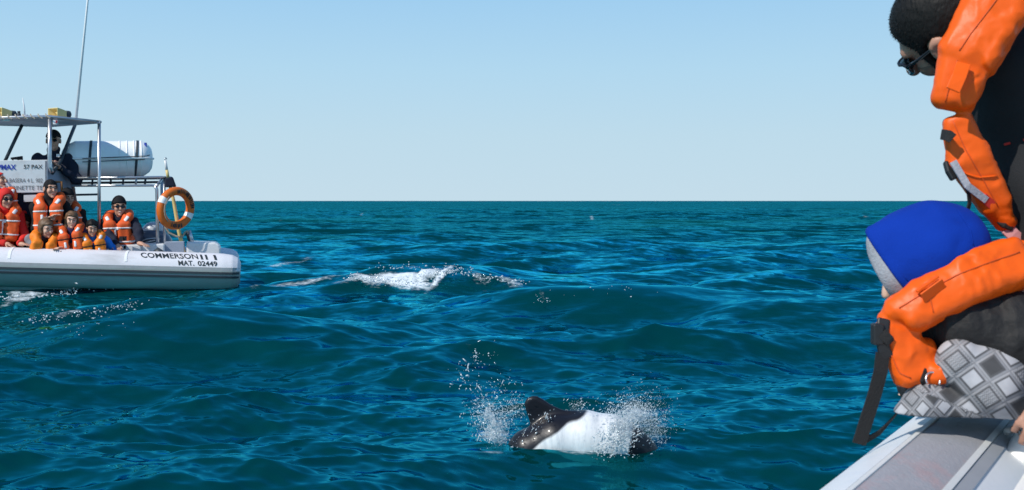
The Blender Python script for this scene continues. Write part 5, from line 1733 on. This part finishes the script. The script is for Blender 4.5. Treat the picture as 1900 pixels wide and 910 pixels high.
def seam(f, pix, r, m, parent, name, Y, n=14):
    pix = np.array(pix, float)
    t = np.linspace(0, len(pix) - 1, n); i = np.minimum(t.astype(int), len(pix) - 2); u = (t - i)[:, None]
    pp = pix[i] * (1 - u) + pix[i + 1] * u
    mb = MB(); mb.tube(on_cloth(f, [P(a, b, Y) for a, b in pp]), r, 6)
    return mb.build(name, m, parent, smooth=True)

def build_child():
    Y = 2.32
    def q(px, py, dy=0.0): return P(px, py, Y + dy)
    root = empty('person', tuple(q(1800, 760)), 'child in a blue hood and orange life jacket kneeling on the near boat edge', 'person')
    # continuous body: head turned left and down, torso, arms, folded legs
    hc = q(1710, 496, .12)
    Mh = frame((-.80, .34, -.50), (-.48, .1, .86))
    body = U(.025, head_parts(hc, Mh, .84), cone(hc, q(1740, 590, .08), .045, .05), cone(q(1755, 600, .08), q(1845, 680, .08), .075, .085),
             cone(q(1770, 590, -.02), q(1870, 640, -.03), .035, .032), cone(q(1870, 640, -.03), q(1950, 700, -.02), .032, .025),
             cone(q(1760, 590, .16), q(1720, 680, .2), .035, .03), cone(q(1720, 680, .2), q(1690, 740, .2), .028, .022),
             cone(q(1860, 722, -.03), q(1790, 680, -.05), .036, .030), cone(q(1860, 735, -.03), q(1715, 752, -.03), .026, .020),
             hand(q(1690, 740, .2), vec(-.6, .2, -.5), vec(0, -.3, 1), .75))
    sdf_obj('body', body, q(1575, 810, -.2), q(1990, 380, .38), .009, M_SKIN_PALE, root)
    # hood: soft cloth over the head, open to the lower left, face hidden inside
    ny = .36
    n_o = nrm(vec(-.79, ny, -.61)); n_l = nrm(vec(-.84, ny, -.50))
    sh = U(.045, ell(q(1725, 465, .06), (.108, .118, .092)), ell(q(1768, 462, .07), (.068, .105, .090)), cone(q(1640, 447, .04), q(1712, 450, .05), .040, .075),
           cone(q(1672, 500, .04), q(1725, 520, .06), .066, .085), cone(q(1725, 520, .06), q(1765, 570, .07), .085, .085), rbox(q(1700, 430, .05), (.055, .05, .035), .03, frame((0, 1, 0), (-.4, 0, 1))))
    outer = folds(sh, [(q(1772, 402, -.04), q(1820, 450, .0)), (q(1690, 520, -.07), q(1740, 492, -.08)), (q(1728, 468, -.08), q(1752, 450, -.07)), (q(1655, 415, -.02), q(1672, 470, -.05)), (q(1775, 470, -.07), q(1790, 440, -.06)), (q(1700, 395, -.02), q(1735, 385, .0))], .0045, .010)
    outer = crumple(wrinkle(outer, .0022, 24, 7), .0035, 14, 2.0)
    c_o = q(1638, 486, -.02)
    hood = D(.004, I(.005, outer, plane(c_o, n_o)), infl(sh, -.009))
    # rolled hem round the opening
    hem = I(.003, infl(outer, .0028), plane(c_o, n_o), plane(c_o - n_o * .016, -n_o))
    hood = U(.003, hood, D(.003, hem, infl(sh, -.009)))
    sdf_obj('hood', hood, q(1560, 640, -.15), q(1880, 360, .30), .0044, M_HOOD, root)
    seam(outer, [(1776, 388), (1800, 425), (1806, 455)], .0012, M_HOOD, root, 'hood_seam', Y + .0)
    seam(outer, [(1622, 446), (1650, 482), (1684, 522)], .0010, M_HOOD, root, 'hood_seam', Y + .0)
    lin = D(.004, I(.004, infl(sh, -.004), plane(q(1617, 503, -.02), n_l)), infl(sh, -.013))
    sdf_obj('hood_lining', lin, q(1560, 640, -.15), q(1880, 360, .30), .0048, M_LINING, root)
    for sg in (1, -1):
        e = hc + Mh @ vec(sg * .027, .078, .009)
        sdf_obj('eye', ell(e, (.010, .006, .008), Mh), e - .02, e + .02, .0025, M_EYE, root)
    # jacket
    jk = U(.03, cone(q(1755, 605, .08), q(1845, 690, .08), .105, .11), cone(q(1790, 598, -.01), q(1866, 612, -.02), .066, .080), cone(q(1868, 622, -.02), q(1960, 700, .0), .074, .062),
           cone(q(1765, 600, .15), q(1720, 680, .2), .058, .05), cone(q(1720, 680, .2), q(1697, 722, .2), .048, .038), cone(q(1725, 640, .06), q(1725, 715, .08), .055, .06))
    jk = folds(wrinkle(jk, .004, 30, 3), [(q(1800, 560, -.09), q(1790, 640, -.09)), (q(1845, 560, -.1), q(1880, 640, -.1)), (q(1870, 570, -.1), q(1850, 650, -.1)), (q(1760, 590, -.08), q(1770, 650, -.08)), (q(1820, 600, -.1), q(1900, 610, -.1)), (q(1830, 555, -.09), q(1825, 620, -.1))], .007, .010)
    jk = crumple(crumple(jk, .014, 16, 4.0, (1.6, 1, .6)), .008, 30, 7.0, (1.5, 1, .7))
    sdf_obj('jacket', jk, q(1600, 800, -.2), q(2060, 500, .36), .0062, M_CHAR, root)
    # life jacket: collar roll along the jaw, front panel, tab, webbing, ring
    fc = vec(.1, -.86, .5)
    col = U(.010, slab(q(1902, 484, -.03), q(1800, 515, -.05), .047, .050, .032, .018, fc), slab(q(1812, 511, -.05), q(1668, 588, -.035), .050, .040, .034, .018, fc))
    col = U(.012, col, cone(q(1892, 486, -.0), q(1905, 500, .12), .044, .044), cone(q(1905, 500, .12), q(1850, 520, .26), .044, .042), cone(q(1850, 520, .26), q(1740, 570, .27), .042, .04), cone(q(1664, 578, -.035), q(1650, 592, -.03), .030, .018))
    pan = U(.012, slab(q(1652, 592, -.02), q(1704, 706, -.03), .034, .042, .024, .015, vec(.1, -1, .1)), slab(q(1690, 640, -.01), q(1712, 700, -.02), .040, .034, .028, .016, vec(.3, -1, .1)), slab(q(1708, 700, -.04), q(1758, 690, -.06), .016, .018, .016, .012, vec(0, -1, .2)))
    vest = U(.005, col, pan)
    vest = folds(vest, [(q(1634, 588, -.05), q(1690, 612, -.06)), (q(1800, 480, -.1), q(1815, 545, -.1)), (q(1680, 545, -.1), q(1698, 590, -.1)), (q(1735, 535, -.1), q(1720, 575, -.1)), (q(1660, 612, -.06), q(1672, 660, -.07)),
                        (q(1700, 668, -.07), q(1730, 640, -.08)), (q(1840, 470, -.1), q(1850, 540, -.1)), (q(1660, 560, -.08), q(1690, 575, -.09)), (q(1650, 585, -.07), q(1675, 560, -.09)), (q(1655, 655, -.07), q(1690, 690, -.07)), (q(1690, 690, -.07), q(1735, 700, -.08))], .0065, .0075)
    vest = folds(vest, [(q(1638, 588, -.05), q(1676, 556, -.09)), (q(1640, 592, -.05), q(1694, 586, -.09)), (q(1642, 604, -.05), q(1690, 626, -.07)), (q(1650, 612, -.06), q(1684, 650, -.07)), (q(1652, 610, -.06), q(1666, 640, -.07)), (q(1715, 690, -.08), q(1700, 650, -.08)),
                        (q(1790, 500, -.1), q(1776, 556, -.1)), (q(1818, 486, -.1), q(1836, 536, -.1))], .0045, .0045)
    # seam along the top of the roll
    vest = folds(vest, [(q(1665, 566, -.09), q(1760, 508, -.105)), (q(1760, 508, -.105), q(1890, 466, -.10))], .0035, .0035)
    vest = crumple(crumple(vest, .009, 11.0, 6.0), .007, 24, 1.0)
    lj = sdf_obj('life_jacket', vest, q(1590, 740, -.16), q(1990, 410, .36), .0034, M_ORANGE, root)
    seam(vest, [(1668, 572), (1720, 540), (1780, 508), (1850, 482), (1892, 468)], .0014, M_SEAM, lj, 'seam', Y, 20)
    seam(vest, [(1642, 606), (1650, 650), (1668, 692), (1690, 702)], .0014, M_SEAM, lj, 'seam', Y)
    seam(vest, [(1722, 540), (1732, 580)], .0012, M_SEAM, lj, 'seam', Y, 6)
    mb = MB(); a, b_ = q(1706, 549, -.083), q(1746, 520, -.083)
    sd = nrm(b_ - a); up_ = vec(-sd[2], 0, sd[0])
    mb.box((a + b_) / 2 + vec(0, -.006, 0) - up_ * .006, (np.linalg.norm(b_ - a), .004, .028), Matrix(np.stack([sd, nrm(vec(0, .8, 0) + up_ * .5), nrm(np.cross(sd, nrm(vec(0, .8, 0) + up_ * .5)))], 1)))
    mb.box((a + b_) / 2 + up_ * .010, (np.linalg.norm(b_ - a), .010, .006), Matrix(np.stack([sd, vec(0, 1, 0), np.cross(sd, vec(0, 1, 0))], 1)))
    bevel(mb.build('tab', M_ORANGE, lj), .0015)
    mb = MB(); mb.ribbon([q(1640, 592, -.04), q(1636, 622, -.055), q(1640, 650, -.05), q(1648, 664, -.045)], (1, 0, .2), .026, .012)
    bevel(mb.build('buckle', M_PLASTIC, lj), .003)
    mb = MB(); mb.box(q(1628, 620, -.05), (.024, .022, .045)); bevel(mb.build('buckle', M_PLASTIC, lj), .004)
    mb = MB(); mb.ribbon([q(1636, 618, -.06), q(1650, 632, -.062), q(1652, 637, -.058)], (.4, 0, 1), .022, .004); mb.build('webbing', M_WEB, lj)
    mb = MB(); mb.ribbon([q(1638, 655, -.05), q(1634, 690, -.052), q(1622, 735, -.05), q(1606, 785, -.048), q(1594, 824, -.046)], (1, .12, .25), .030, .0035); mb.build('strap', M_WEB, lj)
    mb = MB(); mb.ribbon([q(1670, 760, .0), q(1655, 778, -.01), q(1632, 803, -.03), q(1598, 822, -.04)], (.6, .1, .7), .013, .003); mb.build('strap', M_WEB, lj)
    mb = MB(); mb.ribbon([q(1732, 672, -.05), q(1722, 692, -.062), q(1716, 706, -.064), q(1722, 718, -.05)], (1, .2, .3), .022, .004); mb.build('webbing', M_WEB, lj)
    mb = MB(); cc = q(1731, 705, -.075)
    mb.tube([cc + vec(math.cos(t) * .0145 + math.sin(t) * .004, .006 * math.sin(t), math.sin(t) * .0145 - math.cos(t) * .004) for t in np.linspace(-.4, 3.9, 18)], .0021, 8); mb.build('metal_ring', M_STEEL, lj, smooth=True)
    # patterned trousers over the folded legs
    up_leg = U(.03, cone(q(1780, 674, -.06), q(1838, 708, -.06), .050, .066), cone(q(1840, 712, -.06), q(1868, 750, -.05), .064, .048), cone(q(1838, 684, -.03), q(1910, 705, 0), .060, .066), cone(q(1868, 750, -.05), q(1890, 770, -.02), .04, .03))
    lo_leg = U(.03, cone(q(1682, 768, -.03), q(1718, 748, -.04), .026, .040), cone(q(1718, 748, -.04), q(1800, 755, -.05), .042, .034), cone(q(1800, 755, -.05), q(1880, 765, -.03), .034, .03))
    tr = U(.006, up_leg, lo_leg)
    tr = I(.008, tr, plane(q(1760, 792), (0.02, 0, -1)))
    tr = folds(wrinkle(tr, .002, 36, 15), [(q(1762, 720, -.12), q(1830, 765, -.12))], .006, .008)
    v, f_ = sdf(tr, q(1640, 800, -.2), q(1960, 610, .12), .004)
    o = mesh_obj('trousers', v, f_, M_PATTERN, root, True)
    # lattice follows the cloth: two directions set askew, wrapped a little round the leg
    px = v[:, 0] / v[:, 1] * F + 950; py = HZ + (CAM_H - v[:, 2]) / v[:, 1] * F
    lower = sstep(-6, 6, (py - 722) - (px - 1700) * .42) * (px < 1850)
    S = 66.0
    def lat(dx, dy, A, B):
        m = np.linalg.inv(np.array([A, B], float).T)
        return m[0, 0] * dx + m[0, 1] * dy, m[1, 0] * dx + m[1, 1] * dy
    bow = 10 * np.sin((px - 1738) / 160 * 2.6)
    u1, v1 = lat(px - 1812, py - 654 + bow, (29, 36), (-37, 22))
    u2, v2 = lat(px - 1672, py - 763, (20, 20), (20, -24))
    uu = np.where(lower > .5, u2 + 8.5, u1 + 4.5); vv = np.where(lower > .5, v2 + 8.5, v1 + 4.5)
    a_ = o.data.attributes.new('lattice', 'FLOAT_VECTOR', 'POINT')
    a_.data.foreach_set('vector', np.stack([uu, vv, (v[:, 1] - Y) * 20], 1).astype(np.float32).ravel())

def build_man():
    Y = 2.5
    def q(px, py, dy=0.0): return P(px, py, Y + dy)
    root = empty('person', tuple(q(1930, 780)), 'dark haired man in orange life jacket and black jacket bending down, at the right', 'person')
    hc = q(1751, 60, .07)
    fw = nrm(vec(-.48, .70, -.53)); Mh = frame(fw, vec(-.81, -.12, .57))
    sh = q(1905, 190, .10)
    # arm nearest the camera reaches down out of the frame and the hand comes back in on the hand line
    elb, wri = q(2040, 560, -.22), q(1985, 712, -.34)
    hd = nrm(q(1922, 796, -.36) - wri)
    body = U(.025, head_parts(hc, Mh, 1.04, 1.22), cone(hc, q(1822, 120, .10), .055, .052), cone(q(1900, 190, .14), q(2010, 420, .14), .10, .11), cone(sh, elb, .05, .045), cone(elb, wri, .042, .030),
             cone(q(1905, 190, .38), q(1960, 480, .4), .05, .04), cone(q(1960, 480, .4), q(1930, 620, .4), .04, .03),
             cone(q(1990, 420, .02), q(2080, 700, .0), .09, .06), cone(q(1990, 420, .2), q(2080, 700, .2), .09, .06), cone(q(2080, 700), q(2080, 880), .06, .05))
    hf = hand(wri, hd, nrm(vec(-.35, -.85, .35)), 1.0, -1, .9)
    body = U(.012, body, hf)
    v, f_ = sdf(body, q(1650, 900, -.52), q(2140, -70, .52), .0078)
    mesh_obj('body', v, f_, M_TAN, root, True)
    def hl(f): return lambda p: f(((p - hc) @ Mh) / 1.04) * 1.04
    # short hair, cut round the ear, with a sideburn
    hr = I(.010, ell((0, -.016, .034), (.084, .106, .102)), plane((0, .055, .050), (0, .85, -.5)))
    hr = U(.02, hr, I(.010, ell((0, -.025, .0), (.083, .095, .11)), plane((0, -.01, -.07), (0, .2, -1)), plane((0, .025, 0), (0, 1, -.1))))
    hr = U(.012, hr, ell((.070, .038, -.005), (.008, .010, .034)), ell((-.070, .038, -.005), (.008, .010, .034)))
    hr = D(.010, hr, ell((.090, .002, -.008), (.035, .032, .046)), ell((-.090, .002, -.008), (.035, .032, .046)))
    hr0 = hl(hr)
    hrf = lambda p: hr0(p) + .0035 * (fbm(p * np.array([150, 150, 150.]), 2) - .5)
    v, f_ = sdf(hrf, hc - .2, hc + .2, .0038)
    # short strands standing off the scalp
    e_ = np.eye(3) * .002
    nv = np.stack([hr0(v + e_[i]) - hr0(v - e_[i]) for i in range(3)], 1); nv /= np.linalg.norm(nv, axis=1)[:, None] + 1e-9
    rh = np.random.RandomState(4)
    sel = rh.randint(0, len(v), 9000)
    flow = -Mh[:, 2] * .25 + Mh[:, 1] * .75
    d = nv[sel] * .22 + flow * .9 + rh.normal(size=(9000, 3)) * .22
    d /= np.linalg.norm(d, axis=1)[:, None]
    w_ = np.cross(d, rh.normal(size=(9000, 3))); w_ /= np.linalg.norm(w_, axis=1)[:, None]
    L_ = rh.uniform(.004, .009, (9000, 1))
    b0 = v[sel] - nv[sel] * .001
    SV = np.stack([b0 - w_ * .0007, b0 + w_ * .0007, b0 + d * L_], 1).reshape(-1, 3)
    SF = np.arange(27000).reshape(-1, 3)
    mesh_obj('hair', v, f_, M_HAIR, root, True)
    st_ = mesh_obj('hair_strands', SV, SF, M_HAIR, root, False); st_['kind'] = 'stuff'
    # stubble shell on the jaw
    jaw = I(.012, infl(head_parts(vec(0, 0, 0), np.eye(3), 1.0), .0016), plane((0, 0, -.03), (0, -.35, 1)), plane((0, -.005, 0), (0, -1, .15)))
    jaw = D(.006, jaw, ell((.082, -.008, -.002), (.022, .034, .046)), ell((-.082, -.008, -.002), (.016, .03, .04)))
    sdf_obj('stubble', hl(jaw), hc - .19, hc + .19, .0042, M_STUBBLE, root)
    def hw(*a): return hc + Mh @ (vec(*a) * 1.04)
    for sg in (1, -1):
        e = hw(sg * .032, .090, .010)
        sdf_obj('eye', ell(e, (.012, .006, .0085), Mh), e - .02, e + .02, .003, M_EYE, root)
    sg_ = empty('sunglasses', (0, 0, 0)); bpy.data.objects.remove(sg_)
    fr = MB()
    for sg in (1, -1):
        c = [hw(sg * .036 + .030 * math.cos(t), .110 - .016 * abs(math.cos(t)) ** 1.5 - (.006 if sg * math.cos(t) > .5 else 0), .008 + .018 * math.sin(t)) for t in np.linspace(0, 2 * math.pi, 21)[:-1]]
        fr.tube(c, .0042, 8, closed=True)
        fr.tube([hw(sg * .064, .092, .016), hw(sg * .078, .05, .018), hw(sg * .085, .0, .020), hw(sg * .088, -.02, .010)], [.0048, .0042, .004, .004], 8)
    fr.tube([hw(-.008, .112, .014), hw(.008, .112, .014)], .004, 8)
    g = fr.build('sunglasses', M_GLASSES, root, smooth=True)
    for sg in (1, -1):
        V = [hw(sg * .036 + .030 * math.cos(t), .109 - .016 * abs(math.cos(t)) ** 1.5, .008 + .018 * math.sin(t)) for t in np.linspace(0, 2 * math.pi, 21)[:-1]]
        V2 = [p - Mh[:, 1] * .003 for p in V]
        MB().add(V + V2, [tuple(range(20)), tuple(range(39, 19, -1))] + [(i, (i + 1) % 20, 20 + (i + 1) % 20, 20 + i) for i in range(20)]).build('lens', M_LENS, g)
    # black jacket: shoulder and upper arm fill the right edge
    jk = U(.05, cone(q(1868, 128, .07), q(1900, 190, .1), .075, .115), cone(q(1915, 205, .10), q(1935, 330, .06), .128, .115), cone(q(1935, 330, .06), q(2030, 545, -.2), .115, .085), cone(q(2035, 566, -.22), q(1991, 698, -.33), .075, .048),
           cone(q(1900, 160, .14), q(2010, 420, .14), .15, .16), cone(q(1905, 190, .38), q(1960, 480, .4), .075, .06), cone(q(1960, 480, .4), q(1932, 605, .4), .06, .045))
    jk = folds(wrinkle(jk, .005, 16, 5), [(q(1822, 190, -.05), q(1905, 160, -.06)), (q(1850, 270, -.05), q(1930, 250, -.07)), (q(1862, 330, -.03), q(1890, 420, -.04)), (q(1880, 380, -.05), q(1930, 440, -.06))], .006, .012)
    jk = D(.004, jk, infl(hf, .001))
    sdf_obj('jacket', jk, q(1720, 860, -.50), q(2180, -40, .58), .011, M_JACKET, root)
    tr = U(.04, cone(q(1995, 440, .02), q(2090, 700, .0), .12, .09), cone(q(1995, 440, .2), q(2090, 700, .2), .12, .09), cone(q(2085, 700), q(2085, 870), .085, .07))
    sdf_obj('trousers', tr, q(1860, 960, -.2), q(2230, 300, .4), .02, M_BLACK, root)
    for a, b_ in (((1864, 268.5), (1874, 266)), ((1899, 260), (1912, 257)), ((1856, 322), (1858, 327))):
        A, B_ = q(*a, -.06), q(*b_, -.06)
        # laid on the cloth: find the surface along the sight line
        def on(p):
            d = nrm(p - vec(0, 0, CAM_H)); s = np.linalg.norm(p - vec(0, 0, CAM_H)) - .25
            for _ in range(60):
                x = vec(0, 0, CAM_H) + d * s
                dist = float(jk(x[None])[0])
                if dist < .001: break
                s += dist * .7
            return x - d * .001
        mb = MB(); mb.tube([on(A), on((A + B_) / 2), on(B_)], .0028, 6); mb.build('red_stitch', M_REDST, root)
    # life jacket: neck roll, second roll, front panel
    Mv = np.eye(3)
    fc = vec(-.35, -.9, .25)
    r1 = U(.012, slab(q(1905, -80, -.08), q(1838, 30, -.09), .066, .068, .040, .022, fc), slab(q(1848, 14, -.09), q(1786, 122, -.085), .068, .060, .040, .022, fc))
    r2 = U(.010, slab(q(1797, 88, -.085), q(1766, 200, -.075), .053, .043, .034, .020, fc), cone(q(1752, 186, -.07), q(1790, 200, -.07), .022, .018))
    r3 = U(.014, slab(q(1772, 212, -.055), q(1800, 305, -.06), .030, .046, .024, .014, fc), slab(q(1792, 285, -.06), q(1850, 385, -.045), .046, .030, .024, .014, fc), slab(q(1840, 370, -.045), q(1872, 424, -.03), .026, .018, .02, .016, fc))
    back = U(.02, cone(q(1900, -40, -.06), q(1930, -30, .2), .068, .068))
    vest = U(.004, U(.006, r1, r2), r3)
    vest = folds(vest, [(q(1750, 86, -.13), q(1790, 106, -.145)), (q(1750, 87, -.13), q(1790, 107, -.145)), (q(1790, 106, -.145), q(1832, 138, -.13)), (q(1790, 105, -.145), q(1832, 137, -.13)), (q(1760, 84, -.14), q(1800, 92, -.145)), (q(1800, 92, -.145), q(1826, 118, -.14)), (q(1790, 60, -.15), q(1762, 98, -.14)), (q(1768, 100, -.14), q(1765, 140, -.13)), (q(1742, 192, -.11), q(1790, 206, -.115)),
                        (q(1757, 245, -.1), q(1800, 250, -.095)), (q(1757, 285, -.09), q(1800, 338, -.1)), (q(1800, 338, -.1), q(1855, 335, -.085)), (q(1745, 185, -.12), q(1765, 165, -.12)), (q(1838, 350, -.09), q(1860, 400, -.07)),
                        (q(1805, 100, -.14), q(1818, 126, -.135)), (q(1768, 290, -.09), q(1790, 262, -.095)), (q(1750, 200, -.11), q(1756, 180, -.115))], .0075, .0085)
    vest = folds(vest, [(q(1752, 90, -.13), q(1776, 140, -.13)), (q(1756, 92, -.13), q(1800, 130, -.14)), (q(1828, 138, -.13), q(1800, 150, -.13)), (q(1826, 130, -.13), q(1812, 90, -.145)), (q(1744, 190, -.11), q(1760, 160, -.125)), (q(1752, 200, -.11), q(1775, 172, -.125)), (q(1784, 205, -.11), q(1782, 176, -.125)),
                        (q(1760, 228, -.09), q(1790, 236, -.09)), (q(1764, 240, -.09), q(1806, 290, -.095))], .0050, .0045)
    vest = folds(vest, [(q(1858, -20, -.15), q(1800, 66, -.15)), (q(1800, 66, -.15), q(1777, 96, -.14))], .0035, .0035)
    vest = crumple(crumple(vest, .009, 10, 8.0), .007, 22, 3.0)
    vest = U(.01, vest, back)
    lj = sdf_obj('life_jacket', vest, q(1720, 450, -.24), q(2020, -140, .32), .0038, M_ORANGE, root)
    seam(vest, [(1856, -10), (1830, 25), (1800, 64), (1780, 94)], .0014, M_SEAM, lj, 'seam', Y, 16)
    seam(vest, [(1776, 112), (1764, 150), (1754, 190)], .0014, M_SEAM, lj, 'seam', Y)
    seam(vest, [(1762, 300), (1790, 322), (1815, 330), (1850, 327)], .0024, M_ORANGE, lj, 'hem', Y)
    seam(vest, [(1768, 224), (1790, 275), (1822, 330), (1852, 384)], .0014, M_SEAM, lj, 'seam', Y, 16)
    # loose tab standing off the roll
    A = q(1788, 118, -.135); B_ = q(1768, 168, -.160)
    mb = MB(); mb.ribbon([A, A * .5 + B_ * .5 + vec(0, -.004, 0), B_], (1, 0, .25), .030, .005); bevel(mb.build('tab', M_ORANGE, lj), .0015)
    mb = MB(); mb.ribbon([q(1749, 250, -.075), q(1760, 252, -.105), q(1768, 258, -.108)], (.1, 0, 1), .024, .010); bevel(mb.build('webbing', M_WEB, lj), .002)
    mb = MB(); mb.ribbon([q(1760, 300, -.06), q(1765, 318, -.07), q(1774, 332, -.075)], (.9, 0, -.2), .026, .014); bevel(mb.build('buckle', M_PLASTIC, lj), .004)
    mb = MB(); mb.ribbon([q(1776, 325, -.07), q(1788, 338, -.07), q(1797, 356, -.07), q(1799, 378, -.07), q(1793, 400, -.07)], (1, .5, -.1), .010, .003); mb.build('strap', M_WEB, lj)
    mb = MB(); mb.ribbon([q(1768, 300, -.085), q(1795, 345, -.092), q(1830, 372, -.080)], (.6, 0, .7), .016, .005); mb.build('grey_tape', M_LINING, lj)
    mb = MB(); mb.ribbon([q(1824, 366, -.082), q(1845, 385, -.07), q(1866, 402, -.05)], (.6, 0, .7), .020, .005); mb.build('red_tape', M_REDST, lj)
    mb = MB(); mb.ribbon([q(1856, 404, -.05), q(1866, 412, -.055), q(1880, 418, -.05)], (.45, 0, .9), .030, .012); bevel(mb.build('webbing', M_WEB, lj), .003)
    mb = MB(); mb.ribbon([q(1868, 424, -.045), q(1880, 436, -.05), q(1896, 450, -.05), q(1910, 462, -.04)], (.6, 0, .8), .030, .008); bevel(mb.build('red_tape', M_PINKTAPE, lj), .002)

build_our_boat()
build_child()
build_man()
